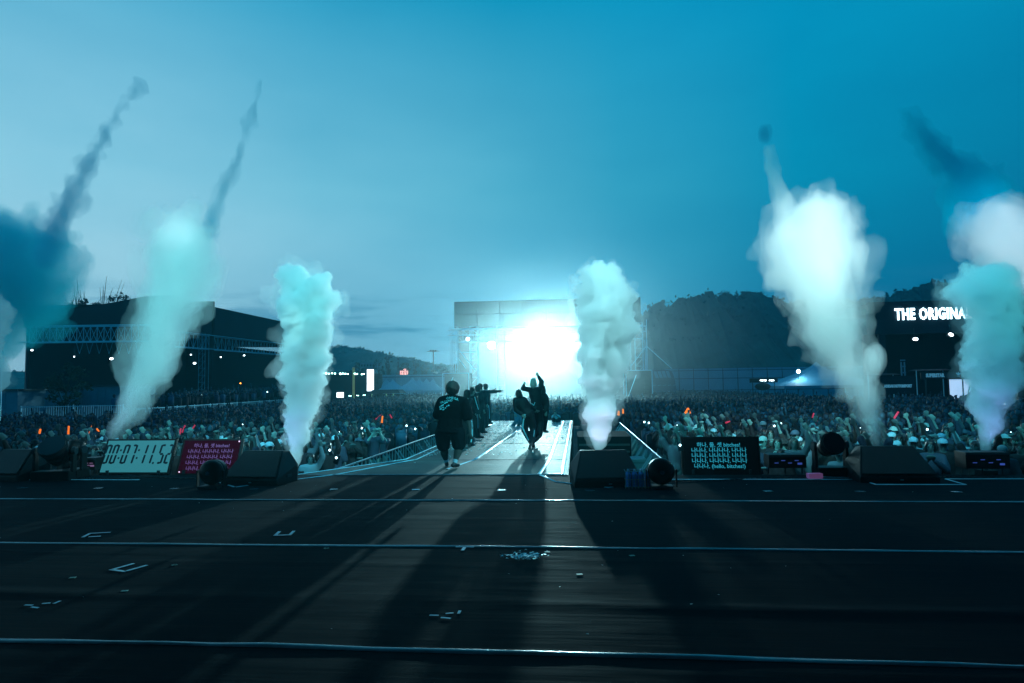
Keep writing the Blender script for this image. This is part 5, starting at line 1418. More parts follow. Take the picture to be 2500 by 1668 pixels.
for cx, cy, rx, ry, a in ((1076, 998.6, 2.9, 2.3, 0), (1082.5, 1000, 2.9, 1.9, -.4), (1074, 994, 1.7, 2.0, 0), (1077.5, 991, 1.5, 2.6, .6), (1081.5, 989, 1.4, 2.8, .5), (1082, 994.8, 1.9, 1.5, 0), (1087.5, 996.3, 2.2, 1.2, -.3), (1090.8, 992, 1.6, 1.4, 0),
                          (1095.3, 990, 2.3, 1.8, 0), (1086.5, 984.5, 2.6, 1.3, -.5), (1091, 982.5, 2.4, 1.2, -.4), (1079, 995.3, 1.0, 2.0, .5)): decal_disc(cx, cy, rx, ry, a)
def decal_text(s, x, y, size, ang, arc=0.0):
    c = bpy.data.curves.new('t', 'FONT'); c.body = s; c.size = size; c.align_x = 'CENTER'; c.resolution_u = 1; c.space_character = 1.05
    o = bpy.data.objects.new('t', c); me = _bake(o)
    pts = []
    for v in me.vertices:
        xx = v.co.x; yy = v.co.y - arc * xx * xx
        pts.append((x + xx * math.cos(ang) + yy * math.sin(ang), y + xx * math.sin(ang) - yy * math.cos(ang)))
    decal(pts, [p_.vertices[:] for p_ in me.polygons], 'lettering')
decal_text('OMEGA', 1104, 974.5, 8.5, .12, .012); decal_text('GROUND', 1090, 982, 7.0, -.20, .004)

# ---- performers
def dancer(lab, Y0, J, face, stripes=(), grp='performers in black tracksuits on the runway', **kw):
    J = {k: (P(v[0], v[1], Y=Y0 + (v[2] if len(v) > 2 else 0))) for k, v in J.items()}
    og = (J['pelvis'].x, Y0, 0)
    args = dict(top=track, bottom=track, shoe=shoe_m, group=grp, label=lab, origin=og, voxel=.015); args.update(kw)
    t = build_person('person', J, face=face, **args)
    for part, pts, w_ in stripes: strip_on(t, part, [(x, y, 0) for x, y in pts], w_, stripe_m)
    return t
# leftmost line, from the stage outward
dancer('performer with a pale striped trouser leg half hidden behind the heavy set person', 18.9,
       dict(head=(1141, 962), neck=(1140, 976), chest=(1139, 990), waist=(1139, 1006), pelvis=(1139, 1020), sl=(1130, 978), sr=(1149, 979), el=(1124, 995), er=(1146, 994, -.1), wl=(1122, 1010), wr=(1148, 1010, -.15),
            hl=(1134, 1024), hr=(1144, 1024), kl=(1135, 1052), kr=(1148, 1052), al=(1136, 1078, .2), ar=(1149, 1083)), (.5, .8, 0),
       stripes=(('trousers', [(1150, 1016), (1153, 1040), (1153, 1062), (1150, 1080)], 3.2), ('trousers', [(1146, 1020), (1148, 1048)], 1.0)), wide=1.15, hair=('bob', hair_b))
dancer('performer with swept hair standing hands together, nearest of the hall side line', 21.2,
       dict(head=(1154, 955), neck=(1153, 967), chest=(1153, 982), waist=(1156, 998), pelvis=(1157, 1011), sl=(1146, 971), sr=(1160, 971, -.1), el=(1149, 992), er=(1166, 993, -.1), wl=(1161, 1011, -.25), wr=(1170, 1012, -.25),
            hl=(1153, 1014), hr=(1161, 1014), kl=(1156, 1038), kr=(1162, 1038), al=(1160, 1062, .1), ar=(1166, 1064)), (.9, .3, 0), look=(.95, -.3, 0),
       stripes=(('shirt', [(1159, 969), (1163, 984), (1168, 1000)], 1.6), ('trousers', [(1166, 1012), (1167, 1030), (1167, 1046)], 1.3)), hair=('bob', hair_b), wide=1.2)
dancer('performer in the middle of the hall side line with a stooped back', 23.5,
       dict(head=(1167, 949), neck=(1166, 960), chest=(1167, 975), waist=(1169, 990), pelvis=(1171, 1003), sl=(1160, 964), sr=(1174, 965), el=(1161, 982), er=(1178, 984), wl=(1166, 997, -.2), wr=(1181, 1000, -.1),
            hl=(1167, 1006), hr=(1174, 1006), kl=(1169, 1029), kr=(1176, 1029), al=(1171, 1050, .1), ar=(1178, 1052)), (.8, .6, 0), wide=1.4, hair=('bob', hair_b))
dancer('performer with gathered dark hair just before the pointing performer', 26.3,
       dict(head=(1173, 944), neck=(1174, 955), chest=(1176, 968), waist=(1178, 982), pelvis=(1180, 993), sl=(1168, 959), sr=(1182, 959), el=(1169, 975), er=(1187, 975), wl=(1171, 989, -.2), wr=(1189, 987, -.15),
            hl=(1177, 996), hr=(1183, 996), kl=(1178, 1017), kr=(1184, 1017), al=(1179, 1037), ar=(1186, 1039)), (.7, .7, 0), wide=1.5, hair=('pony', hair_b), look=(.7, .5, 0))
dancer('performer pointing one straight arm across the runway', 28.6,
       dict(head=(1186.5, 944), neck=(1187, 954), chest=(1189, 967), waist=(1189, 979), pelvis=(1189, 990), sl=(1181, 957), sr=(1195, 957), el=(1176, 968), er=(1210, 957), wl=(1180, 980, -.2), wr=(1223, 954.5, -.05),
            hl=(1186, 993), hr=(1192, 993), kl=(1187, 1010), kr=(1193, 1009), al=(1187, 1030), ar=(1194, 1030)), (.6, -.3, 0), look=(.95, .2, 0),
       stripes=(('trousers', [(1193, 990), (1195, 1006), (1195, 1022)], 1.3),), wide=1.4, hair=('bob', hair_b), hands=((.4, .3), (.1, .05)))
# the knot of jumping performers
dancer('dark haired performer leaning in, back to the stage, white side stripes', 18.4,
       dict(head=(1267, 962), neck=(1268, 973), chest=(1273, 986), waist=(1281, 1000), pelvis=(1288, 1011), sl=(1258, 977), sr=(1282, 978), el=(1259, 1001), er=(1294, 994), wl=(1274, 1013, -.1), wr=(1306, 1001, .1),
            hl=(1284, 1015), hr=(1296, 1015), kl=(1281, 1050), kr=(1302, 1050), al=(1297, 1079, .05), ar=(1298, 1081, -.4), tl=(1304, 1092, .0), tr=(1292, 1094, -.5)), (.15, 1, 0),
       stripes=(('trousers', [(1283, 1008), (1278, 1026), (1276, 1044), (1281, 1056), (1291, 1076)], 3.4), ('trousers', [(1305, 1050), (1303, 1066)], 1.2)), hair=('bob', hair_b), wide=1.1)
dancer('blond performer with both arms raised, riding on a bandmate', 18.9,
       dict(head=(1302, 935), neck=(1303, 948), chest=(1307, 962), waist=(1309, 982), pelvis=(1309, 996), sl=(1291, 951), sr=(1318, 949), el=(1276, 949, .0), er=(1323, 932), wl=(1279, 941, .0), wr=(1315, 919, 0),
            hl=(1303, 1000), hr=(1316, 1000), kl=(1306, 1034, .1), kr=(1320, 1030, .1), al=(1313, 1066, .1), ar=(1318, 1062, -.1), tl=(1300, 1078, .0), tr=(1306, 1075, -.2)), (.0, 1, 0),
       stripes=(('shirt', [(1298, 985), (1303, 990), (1306, 982)], 1.6),), hair=('bob', blond), hands=((.3, 1.3), (.1, .8)), sock=sock_m)
dancer('performer pressed against the blond one on the hill side, one foot kicked up', 19.4,
       dict(head=(1325, 951), neck=(1324, 963), chest=(1325, 976), waist=(1326, 990), pelvis=(1326, 1002), sl=(1317, 966), sr=(1331, 967), el=(1318, 984), er=(1337, 990), wl=(1321, 998, -.1), wr=(1334, 1004, -.1),
            hl=(1321, 1005), hr=(1330, 1005), kl=(1320, 1030), kr=(1330, 1030), al=(1318, 1058), ar=(1328, 1048), tl=(1308, 1066, -.1), tr=(1336, 1050, -.1)), (.4, 1, 0),
       stripes=(('trousers', [(1325, 1000), (1323, 1016), (1324, 1034)], 1.8),), hair=('bob', hair_b), sock=sock_m)
dancer('kneeling crew member in pale blue denim beyond the jumping performers', 28.0,
       dict(head=(1264, 976), neck=(1265, 985), chest=(1266, 995), waist=(1266, 1004), pelvis=(1266, 1014), sl=(1258, 988), sr=(1273, 988), el=(1256, 1000), er=(1277, 1000), wl=(1258, 1010, -.1), wr=(1274, 1010, -.1),
            hl=(1262, 1017), hr=(1271, 1017), kl=(1261, 1028, -.2), kr=(1274, 1027, -.2), al=(1252, 1040, .05), ar=(1266, 1037, .1)), (.2, -1, 0), top=denim, bottom=denim, grp=None, hair=('short', hair_b))
dancer('crouching photographer in a pale vest at the far corner of the runway', 30.6,
       dict(head=(1355, 1009), neck=(1356, 1015), chest=(1357, 1019), waist=(1358, 1024), pelvis=(1358, 1028), sl=(1351, 1017), sr=(1363, 1017), el=(1349, 1022), er=(1367, 1021), wl=(1353, 1016, -.3), wr=(1359, 1015, -.3),
            hl=(1354, 1028), hr=(1362, 1028), kl=(1351, 1024, -.3), kr=(1366, 1024, -.3), al=(1352, 1031, .0), ar=(1364, 1031, .0)), (0, -1, 0), top=mat('pale_vest', (.6, .65, .68), .7), sleeve=.3, grp=None, hair=('short', hair_b), voxel=.02)
mic = P(1203, 952, Y=28.4)
t = empty('microphone', mic, 'slim dark microphone near the pointing performer', 'microphone'); MB().cyl((-.12, 0, -.05), (.1, 0, .02), .018, .02, 8).build('handle', BLACK, t); MB().ball((.12, 0, .03), .03, 2).build('grille_head', DARKM, t)

# ------------------------------------------------------------------ the crowd
def variant(kind, hair_k, cap=None, seed=0):
    J = {k: Vector(v) for k, v in STAND.items()}
    hands = [(.5, .25), (.5, .25)]
    up = Vector((0, 0, 1))
    if kind == 'right_up': J['er'] = Vector((.27, -.06, 1.62)); J['wr'] = Vector((.22, -.12, 1.88)); hands[1] = (1.0, .1)
    if kind == 'left_up': J['el'] = Vector((-.28, -.05, 1.60)); J['wl'] = Vector((-.32, -.14, 1.86)); hands[0] = (.3, 1.3)
    if kind == 'both_up': J['er'] = Vector((.28, -.04, 1.60)); J['wr'] = Vector((.20, -.12, 1.84)); J['el'] = Vector((-.28, -.04, 1.62)); J['wl'] = Vector((-.34, -.10, 1.87)); hands = [(1, .1), (1, .1)]
    if kind == 'phone': J['er'] = Vector((.22, -.22, 1.36)); J['wr'] = Vector((.07, -.36, 1.62)); J['el'] = Vector((-.22, -.22, 1.36)); J['wl'] = Vector((-.07, -.36, 1.62)); hands = [(.2, .8), (.2, .8)]
    if kind == 'clap': J['er'] = Vector((.24, -.20, 1.20)); J['wr'] = Vector((.05, -.34, 1.38)); J['el'] = Vector((-.24, -.20, 1.20)); J['wl'] = Vector((-.05, -.34, 1.38)); hands = [(.2, .1), (.2, .1)]
    if kind == 'rail': J['er'] = Vector((.26, -.22, 1.16)); J['wr'] = Vector((.02, -.32, 1.16)); J['el'] = Vector((-.26, -.22, 1.16)); J['wl'] = Vector((-.04, -.34, 1.18))
    if kind == 'reach': J['er'] = Vector((.24, -.26, 1.46)); J['wr'] = Vector((.26, -.50, 1.58)); hands[1] = (1.0, .05)
    t = build_person('person', J, face=(0, -1, 0), voxel=.026, top=shirt_c, sleeve=.6 if seed % 2 else 1.0, bottom=None, hair=(hair_k, hair_c), skin_mat=skin_c, hands=hands, eyes=True, upper=True)
    for c in t.children:                      # crowd bodies are small in the photo: keep them light
        if c.type == 'MESH' and len(c.data.polygons) > 900 and c.name.startswith(('body', 'shirt')):
            md = c.modifiers.new('d', 'DECIMATE'); md.ratio = .45
            me = _bake(c); c.modifiers.clear(); c.data = me
    if cap:
        h = Vector(J['head']); mb = MB()
        mb.ball(h + Vector((0, .012, .055)), .1, 2, (.92, 1.04, .82))
        if cap == 'cap': mb.box(h + Vector((0, -.12, .045)), (.13, .10, .012), Matrix.Rotation(-.2, 3, 'X'))
        if cap == 'bucket': mb.cyl(h + Vector((0, .01, .03)), h + Vector((0, .01, .06)), .165, .11, 16)
        mb.build('hat', cap_c, t, smooth=True)
    return t
KINDS = [('right_up', 'long', None, 'with long hair and one hand raised'), ('both_up', 'short', None, 'with short hair and both hands raised'), ('phone', 'bob', None, 'with bobbed hair, hands before the face'),
         ('left_up', 'short', 'cap', 'in a cap with one fist raised'), ('clap', 'long', None, 'with long hair clapping'), ('rail', 'bob', 'bucket', 'in a bucket hat with folded arms'),
         ('both_up', 'bob', None, 'with bobbed hair and both hands raised'), ('reach', 'short', None, 'with short hair reaching forward'), ('stand', 'short', 'cap', 'in a cap with arms down'),
         ('stand', 'long', None, 'with long hair and arms down'), ('right_up', 'short', None, 'with short hair and one hand raised'), ('phone', 'short', 'cap', 'in a cap, hands before the face')]
protos = [variant(k, h, c, i) for i, (k, h, c, _) in enumerate(KINDS)]
rc = random.Random(21)
spots = []
def blocked(x, y):
    if -5.55 < x < 2.25 and y < 34.5: return True
    if y < 13.95: return True
    return False
# hall side boundary: the first fence, then the long fence
fa, fb, fc, fd = P(-60, 993, Y=34), P(300, 995, Y=36), P(330, 1002, Y=38), P(700, 966, Y=66)
def beyond_fence(x, y):
    if x < fb.x: return y > 33.4
    if x < fc.x: return y > 35.5 + (x - fb.x)
    if x < fd.x: return y > 38 + (66 - 38) * (x - fc.x) / (fd.x - fc.x) - .7
    return False
y = 14.2; row = 0
while y < 108:
    step = .56 if y < 40 else .62
    x = -y * .78 - 6
    while x < y * .68 + 4:
        xx, yy = x + rc.uniform(-.2, .2), y + rc.uniform(-.22, .22)
        if not blocked(xx, yy) and not beyond_fence(xx, yy) and not (y > 60 and rc.random() < .12) and not (y > 76 and -13 < xx - P(1336, 900, Y=80).x < 13) and not (yy > 52 and xx > P(2110, 900, Y=52).x) and not (yy > 88 and xx < P(905, 900, Y=88).x):
            spots.append((xx, yy, row))
        x += step * rc.uniform(.85, 1.15)
    y += .62 if y < 40 else .72; row += 1
def px_of(x, y, z):
    v = CAM_M.transposed() @ (Vector((x, y, z)) - CAM); return CX + F_PX * v.x / -v.z, CY - F_PX * v.y / -v.z
vis = []
for s_ in spots:
    q = px_of(s_[0], s_[1], .35)
    if -60 < q[0] < 2560: vis.append((s_[1] * s_[1] + s_[0] * s_[0] * .6, s_))
vis.sort(key=lambda v: v[0])
near = [v[1] for v in vis[:290]]; far = [v[1] for v in vis[290:]]
ORD = ['first', 'second', 'third', 'fourth', 'fifth', 'sixth', 'seventh', 'eighth', 'ninth', 'tenth', 'eleventh', 'twelfth', 'thirteenth', 'fourteenth', 'fifteenth', 'sixteenth', 'seventeenth', 'eighteenth', 'nineteenth', 'twentieth',
       'twenty-first', 'twenty-second', 'twenty-third', 'twenty-fourth', 'twenty-fifth', 'twenty-sixth', 'twenty-seventh', 'twenty-eighth']
rows = {}
for x, y, r in near: rows.setdefault((x > 0, r), []).append((x, y))
base_row = min(r for _, r in rows)
used = [False] * len(protos)
phones = []
for (side, r), lst in sorted(rows.items()):
    lst.sort(key=lambda q: abs(q[0]))
    for i, (x, y) in enumerate(lst):
        k = rc.randrange(len(protos))
        src = protos[k]
        if not used[k]: t = src; used[k] = True
        else:
            t = src.copy(); COL.objects.link(t)
            for ch in src.children:
                c = ch.copy(); COL.objects.link(c); c.parent = t
        sc = rc.uniform(.93, 1.06); hop = rc.choice((0, 0, 0, .06, .1))
        t.location = (x, y, GZ + hop); t.scale = (sc, sc, sc)
        t.rotation_euler = (0, 0, math.atan2(x + 1.5, y - 8) * -.7 + rc.uniform(-.35, .35))
        t.rotation_euler.x = rc.uniform(-.05, .08)
        rw = r - base_row
        tag(t, f'person {KINDS[k][3]}, {ORD[min(rw, 27)]} row {"hill" if side else "hall"} side, {ORD[min(i, 27)]} from runway', 'person', 'fans in the nearest rows')
        if KINDS[k][0] == 'phone' and rc.random() < .8: phones.append((t, sc))
pm_b = mat('phone_back', (.05, .06, .07), .2); pm_l = mat('phone_light', (1, 1, 1), emit=9, emit_col=(.75, .95, 1)); pm_s = mat('phone_screen', (.4, .6, .8), emit=.8, emit_col=(.4, .7, .9))
for i, (t, sc) in enumerate(phones):
    m4 = Matrix.Translation(t.location) @ t.rotation_euler.to_matrix().to_4x4() @ Matrix.Scale(sc, 4)
    p_ = m4 @ Vector((0, -.40, 1.70))
    ph_ = empty('phone', p_, 'phone held up by the person in the ' + t['label'].split(', ', 1)[1].replace('hands before the face, ', ''), 'phone', 'phones held up in the nearest rows')
    ph_.rotation_euler = t.rotation_euler
    MB().box((0, 0, 0), (.075, .009, .155)).build('phone_case', pm_b, ph_, bevel=.003); MB().box((0, .006, 0), (.068, .003, .145)).build('display', pm_s, ph_)
    MB().cyl((.02, -.0055, .06), (.02, -.008, .06), .008, seg=8).build('flash', pm_l if i % 4 == 0 else eye_m, ph_)

# everyone farther off: one mass
def low_person(kind, rr):
    """(vertices, triangles, colour slot per triangle); slots 0 skin, 1 hair, 2 shirt, 3 hat"""
    bm = bmesh.new(); slots = []
    def add(fn, s):
        n0 = len(bm.faces); fn(); bmesh.ops.triangulate(bm, faces=list(bm.faces)[n0:]) ; bm.faces.ensure_lookup_table(); slots.extend([s] * (len(bm.faces) - len(slots)))
    def cone(p0, r0, p1, r1, seg, sc=1):
        p0, p1 = Vector(p0), Vector(p1); d = p1 - p0
        bmesh.ops.create_cone(bm, cap_ends=True, segments=seg, radius1=r0, radius2=r1, depth=d.length, matrix=Matrix.Translation((p0 + p1) / 2) @ d.to_track_quat('Z', 'Y').to_matrix().to_4x4())
    def tor():
        r = bmesh.ops.create_cone(bm, cap_ends=True, segments=6, radius1=.19, radius2=.21, depth=.55)
        for v in r['verts']: v.co.y *= .6; v.co.z += 1.12
        r = bmesh.ops.create_cone(bm, cap_ends=True, segments=6, radius1=.21, radius2=.07, depth=.10)
        for v in r['verts']: v.co.y *= .6; v.co.z += 1.44
    add(tor, 2)
    def hd():
        r = bmesh.ops.create_icosphere(bm, subdivisions=1, radius=.10)
        for v in r['verts']: v.co.x *= .85; v.co.z = v.co.z * 1.2 + 1.60; v.co.y -= .015
    add(hd, 0)
    def hr_():
        r = bmesh.ops.create_icosphere(bm, subdivisions=1, radius=.108)
        lg = kind % 2
        for v in r['verts']:
            v.co.z = v.co.z * (1.35 if lg else 1.05) + (1.60 if lg else 1.645); v.co.y += .035
    add(hr_, 3 if kind % 5 == 4 else 1)
    arm = {0: (), 1: ((1, .25, 1.58, .22, 1.84),), 2: ((-1, .27, 1.58, .3, 1.82), (1, .27, 1.58, .22, 1.84)), 3: (), 4: ((1, .22, 1.38, .06, 1.66), (-1, .22, 1.38, .06, 1.66)), 5: ((-1, .26, 1.6, .32, 1.95),), 6: (), 7: ((1, .24, 1.45, .3, 1.7),)}[kind]
    for s, ex, ez, wx, wz in arm:
        add(lambda: cone((s * .18, 0, 1.40), .05, (s * ex, -.08, ez), .042, 4), 2 if kind != 5 else 0)
        add(lambda: cone((s * ex, -.08, ez), .04, (s * wx, -.16, wz), .028, 4), 0)
        add(lambda: cone((s * wx, -.16, wz), .03, (s * wx * 1.05, -.18, wz + .15), .05, 4), 0)
    bm.verts.ensure_lookup_table(); bm.faces.ensure_lookup_table(); bm.verts.index_update()
    V = np.array([v.co[:] for v in bm.verts], 'f'); T = np.array([[v.index for v in f_.verts] for f_ in bm.faces], 'i'); bm.free()
    return V, T, np.array(slots[:len(T)], 'i')
LP = [low_person(k, rc) for k in range(8)]
npr = np.random.RandomState(5)
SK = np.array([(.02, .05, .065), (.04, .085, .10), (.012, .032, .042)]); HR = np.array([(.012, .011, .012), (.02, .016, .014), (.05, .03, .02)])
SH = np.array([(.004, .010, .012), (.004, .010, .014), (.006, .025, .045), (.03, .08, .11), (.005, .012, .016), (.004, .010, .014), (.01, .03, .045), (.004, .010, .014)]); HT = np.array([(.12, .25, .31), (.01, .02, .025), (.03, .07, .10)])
Vs, Ts, Cs = [], [], []; base = 0
ex = []
for _ in range(300):                          # people on the raised stand behind the long fence
    k = rc.random(); yy = 42 + 30 * k; xx = fc.x + (fd.x - fc.x) * (yy - 38) / 28 - rc.uniform(.5, 5)
    ex.append((xx, yy + 1.5, .9 + k * .5))
for x, y, *rest in [(a, b, 0.0) for a, b, _ in far] + ex:
    z0 = rest[0] + GZ
    V, T, S = LP[npr.choice(8, p=[.31, .05, .02, .25, .03, .03, .28, .03])]
    a = math.atan2(x + 1.5, y) * -.8 + npr.uniform(-.4, .4); c, s = math.cos(a), math.sin(a); sc = npr.uniform(.92, 1.07)
    W = V * sc; W = np.stack([W[:, 0] * c - W[:, 1] * s + x, W[:, 0] * s + W[:, 1] * c + y, W[:, 2] + z0 + npr.choice([0, 0, .06, .12])], 1)
    pal = np.stack([SK[npr.randint(3)], HR[npr.randint(3)], SH[npr.randint(8)], HT[npr.randint(3)]])
    Vs.append(W); Ts.append(T + base); Cs.append(pal[S]); base += len(V)
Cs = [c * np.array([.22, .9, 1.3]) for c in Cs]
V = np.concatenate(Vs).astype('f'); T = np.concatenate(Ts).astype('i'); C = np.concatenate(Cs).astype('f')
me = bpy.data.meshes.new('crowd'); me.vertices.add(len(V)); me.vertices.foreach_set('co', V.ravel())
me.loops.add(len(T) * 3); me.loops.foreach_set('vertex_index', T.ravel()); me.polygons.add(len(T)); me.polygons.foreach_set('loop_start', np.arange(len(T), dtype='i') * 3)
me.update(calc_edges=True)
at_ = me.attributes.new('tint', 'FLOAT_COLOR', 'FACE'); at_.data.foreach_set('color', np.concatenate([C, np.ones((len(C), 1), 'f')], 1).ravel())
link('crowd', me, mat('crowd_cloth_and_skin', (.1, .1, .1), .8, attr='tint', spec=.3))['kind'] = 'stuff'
print('crowd', len(far), 'tris', len(T))

# glowing sticks, phones and painted-in white glints scattered through the crowd
org = mat('orange_glow_stick', (1, .25, .02), emit=1.0, emit_col=(1.0, .16, .012)); redg = mat('red_glow_stick', (1, .05, .1), emit=.4, emit_col=(.9, .02, .07)); whg = mat('torch_glint_glow', (1, 1, 1), emit=6, emit_col=(.6, .95, 1.0))
def glow(px, py, Y_, L__, ang, m, label, kind='light_stick', cat='light stick', wd=.05, grp='glowing sticks raised in the crowd'):
    Y_ = 1.16 * F_PX / (py - 941 + (px - 1250) * .0133)
    q = P(px, py, Y=Y_); d = Vector((math.sin(ang), 0, math.cos(ang))) * L__ / 2
    t = empty(kind, q, label, cat, grp)
    MB().cyl(-d, d, wd, wd * .8, 8).ball(d, wd, 1).build('glow_tube', m, t); MB().cyl(-d * 1.7, -d, wd * .5, wd * .5, 6).build('handle', BLACK, t)
for a in ((97, 1054, 26, .12, .3, org, 'short orange glow nearest the site cabin end of the crowd', .07), (167, 1054, 24, .30, .05, org, 'tall orange glow between the cabins and the slanted plume', .06), (220, 1050, 26, .26, .35, org, 'thin slanted orange glow beside the slanted plume', .02),
          (239, 1051, 27, .10, -.6, org, 'small orange glow against the edge of the slanted plume', .06), (933, 1025, 30, .22, .1, org, 'orange glow in the crowd between the slim plume and the walking person', .07), (923, 1019, 31, .26, .9, redg, 'slanted red glow just above the orange one by the walking person', .04),
          (955, 1018, 31, .18, -.5, redg, 'small bent red glow beyond the orange one by the walking person', .06), (448, 1048, 27, .22, .4, redg, 'slanted red glow above the crimson screen, farther one', .05), (470, 1047, 27, .24, .6, redg, 'slanted red glow above the crimson screen, nearer the slim plume', .05), (440, 1054, 26, .16, .2, redg, 'small red glow above the crimson screen beside the clock', .05),
          (1510, 1010, 30, .14, .1, org, 'orange cone glow touching the billowing plume', .09), (1521, 1005, 31, .16, 0, org, 'orange cone glow just off the billowing plume', .08), (1676, 1005, 28, .2, .5, org, 'large orange glow in the hill side crowd above the black lyric screen', .11), (1682, 1004, 28, .2, -.3, org, 'second orange glow joined to the large one on the hill side', .10),
          (1776, 1031, 23, .12, 1.2, redg, 'red glow in the crowd above the black lyric screen corner', .05), (1985, 1015, 26, .14, .3, redg, 'red glow in the crowd under the wide white plume', .05), (1994, 1033, 23, .08, .3, redg, 'tiny red glow beside the lowered moving light', .05), (2186, 1017, 26, .30, .6, redg, 'red glow in the crowd below the motorsport banner', .07)):
    glow(*a[:7], wd=a[7] * .5)
for px, py, Y_, lab in ((594, 1038, 24, 'dazzling white light in the crowd beside the slim plume'), (806, 1103, 16.5, 'brightest white glint in the crowd before the barriers'), (822, 1122, 15.3, 'white glint low in the front row by the runway flare'), (884, 1048, 22, 'pale glint midway to the barriers'),
                        (993, 1042, 22, 'white light over the barriers, farther from the walking person'), (1014, 1050, 21, 'white light over the barriers beside the walking person'), (1573, 1033, 23, 'white light over the hill side barriers, first of a pair'), (1584, 1035, 23, 'white light over the hill side barriers, second of a pair'),
                        (1650, 1042, 21, 'long white light in the crowd beside the black lyric screen'), (1660, 1091, 15.5, 'white wristband light low beside the black lyric screen'), (1890, 1043, 20, 'white light in the crowd over the low rack'), (1906, 1037, 21, 'pale light in the crowd next to the one over the low rack'), (2263, 1052, 19, 'white band light in the crowd past the hill side wedge'),
                        (2452, 988, 33, 'lone starry light in the crowd beyond the blue plume'), (492, 966, 50, 'pale light among people behind the long fence'), (653, 958, 60, 'pale light among people near the slim plume')):
    Y_ = min(Y_, 1.16 * F_PX / (py - 941 + (px - 1250) * .0133))
    q = P(px, py, Y=Y_); t = empty('phone', q, lab, 'phone', 'phones shining in the crowd')  # most of these glowing dots stand in for fans caught by white beams
    MB().box((0, 0, 0), (.08, .012, .15), Matrix.Rotation(rc.uniform(-.6, .6), 3, 'Y')).build('phone_case', pm_b, t); MB().ball((0, -.02, .03), .012 + .0008 * Y_, 1, (1, .3, 1)).build('torch_glint', whg, t)

# ------------------------------------------------------------------ tall drifting gas: nested thin layers, so the edges stay soft
def soft(D, prof, dens, col, label, seed, layers=(1.12, 1.0, .86, .7, .5), streak=(2.2, .7), disp=.35, aniso=.3, voxel=.09, depth=.7, group='tall gas jets beyond the stage edge', name='smoke_plume'):
    y0 = sum(p[0] for p in prof) / len(prof)
    b = prof[0]; q = P((b[1] + b[2]) / 2, b[0], Y=D)
    t = empty(name, q, label, 'smoke plume', group)
    m, v = vol_mat('soft_gas', dens / len(layers), aniso, col)
    for i, k in enumerate(layers):
        pr = [(y, (a + b_) / 2 - (b_ - a) / 2 * k, (a + b_) / 2 + (b_ - a) / 2 * k) for y, a, b_ in prof]
        o, _ = jet('gas_layer', D, pr, 1, col, None, seed + i * 7, voxel=voxel, depth=depth, disp=disp * (1.1 - i * .12), lobes=7, big=.9, streak=streak, material=m, cat=False)
        for v_ in o.data.vertices: v_.co -= q
        o.parent = t
    return t
soft(13.8, [(1078, 252, 286), (1040, 262, 318), (1000, 276, 350), (950, 288, 382), (900, 302, 420), (850, 318, 450), (800, 334, 468), (750, 346, 498), (700, 352, 522), (650, 352, 532), (600, 362, 532), (560, 374, 520), (538, 398, 468)],
     4.0, (.93, .995, 1), 'wide slanted pale blue plume rising beside the clock screen', 31, streak=(3.4, .5), disp=.46)
soft(14.0, [(1092, 2120, 2162), (1040, 2100, 2162), (1000, 2078, 2160), (950, 2046, 2155), (900, 2008, 2124), (850, 1966, 2116), (800, 1934, 2116), (750, 1904, 2120), (700, 1876, 2115), (650, 1860, 2112), (600, 1870, 2105), (550, 1896, 2095), (515, 1925, 2080), (490, 1966, 2056)],
     3.4, (.93, 1, 1), 'widest white plume, flaring up beyond the hill side wedge speaker', 41, streak=(3.4, .5), disp=.5)
soft(13.6, [(940, 2112, 2136), (905, 2096, 2162), (870, 2092, 2172), (842, 2104, 2164)], 4.0, (.95, 1, 1), 'small white puff bulging from the edge of the widest plume', 47, layers=(1.1, .8, .5), disp=.15)
soft(14.6, [(570, 1885, 1985), (520, 1880, 1958), (460, 1872, 1934), (410, 1864, 1912), (350, 1858, 1888)], 3.6, (.9, 1, 1), 'thin pale cone of gas above the widest white plume', 51, layers=(1.1, .8, .5), disp=.16, streak=(5, .6))
soft(15.0, [(348, 1848, 1890), (324, 1842, 1894), (302, 1850, 1886)], 7.0, (.02, .5, .7), 'small dark puff high above the widest white plume', 53, layers=(1.1, .8, .5), disp=.12)  # dark gas colour stands in for unlit smoke
soft(15.5, [(640, 70, 150), (600, 80, 168), (560, 92, 178), (520, 112, 190), (470, 146, 206), (420, 180, 231), (370, 212, 253), (320, 245, 277), (270, 280, 303), (230, 311, 335), (200, 343, 358)], 4.2, (.05, .70, .86), 'ragged dark streak of gas rising highest over the hall', 61, layers=(1.1, .85, .65, .45), disp=.22, streak=(4.5, 1.3), voxel=.06)  # unlit smoke: its shade is put into the gas colour
soft(15.2, [(575, 472, 536), (520, 500, 548), (470, 520, 562), (420, 546, 582), (380, 568, 599), (330, 585, 615), (280, 601, 632), (230, 618, 645), (196, 628, 650)], 4.2, (.06, .72, .86), 'slim dark streak of gas over the wide slanted plume', 67, layers=(1.1, .85, .65, .45), disp=.16, streak=(5, 1.0), voxel=.06)  # shade of unlit smoke mixed into the gas colour
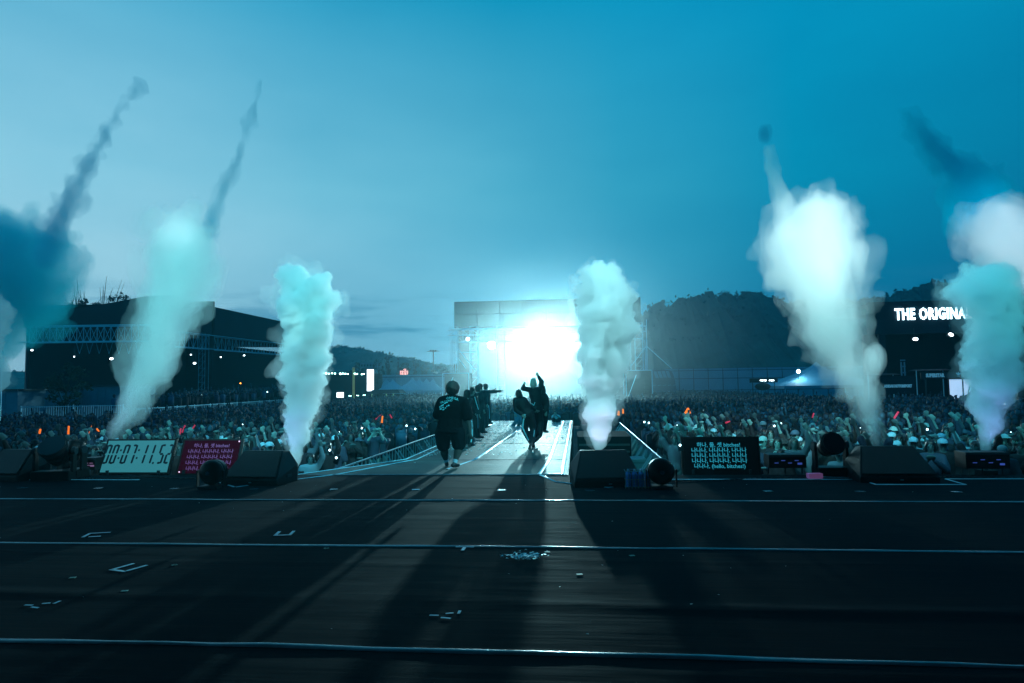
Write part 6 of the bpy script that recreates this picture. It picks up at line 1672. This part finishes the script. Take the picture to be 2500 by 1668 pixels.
soft(16.5, [(560, 2300, 2400), (520, 2296, 2440), (480, 2292, 2500), (450, 2284, 2470), (420, 2272, 2420), (380, 2250, 2352), (340, 2226, 2296), (300, 2204, 2254), (270, 2196, 2230)], 4.5, (.0, .66, .82), 'dark blue streak of gas high over the brand stage', 71, layers=(1.1, .85, .65, .45), disp=.25, streak=(2.6, 1.0), voxel=.07)  # darkness of unlit smoke set in the gas colour
soft(16.0, [(710, 2460, 2560), (660, 2400, 2560), (620, 2355, 2560), (580, 2330, 2560), (545, 2320, 2545), (520, 2362, 2530), (492, 2408, 2455)], 2.6, (.96, .98, 1), 'pale grey streaked plume behind the blue plume', 73, disp=.35, streak=(2.8, 1.1))
soft(18.0, [(900, -60, 10), (860, -60, 40), (820, -70, 75), (780, -80, 118), (740, -90, 172), (700, -90, 196), (660, -90, 180), (640, -90, 196), (610, -90, 160), (580, -90, 110), (550, -90, 60), (530, -60, 30)], 2.8, (.05, .90, .96), 'dark blue drifting cloud of gas at the hall side edge of the photo', 79, disp=.4, streak=(1.6, 1.3))  # shadowed cloud, its shade painted into the gas colour
jet('smoke_plume', 13.0, [(955, -30, 4), (930, -34, 32), (905, -34, 22), (860, -34, 10), (800, -34, 20), (765, -34, 30), (738, -30, 14)], 4.0, (.8, .99, 1.0), 'pale puffs of gas cut by the hall side edge of the photo', 83, group='tall gas jets beyond the stage edge', voxel=.04)
for (px, py), Y, (sx, sy, sz), col, wt, an in (((430, 560), 13.8, (-3, 3.5, 9.2), (.8, .98, 1), 9000, 6), ((420, 800), 13.8, (-7, 3.5, 9.2), (.42, .92, 1.0), 5200, 34), ((1990, 560), 14.0, (6, 3.5, 9.2), (.95, .99, 1), 12000, 18),
                                          ((2000, 690), 14.0, (3, 3.5, 9.2), (.92, .99, 1), 7500, 24), ((2132, 872), 13.6, (8, 3.5, 9.2), (.8, .97, 1), 6500, 6), ((2430, 600), 16.0, (9, 3.5, 9.2), (.8, .92, 1), 15000, 17)):
    spot('tall_plume_beam', (sx, sy, sz), P(px, py, Y=Y), wt, an, .9, col, .25)
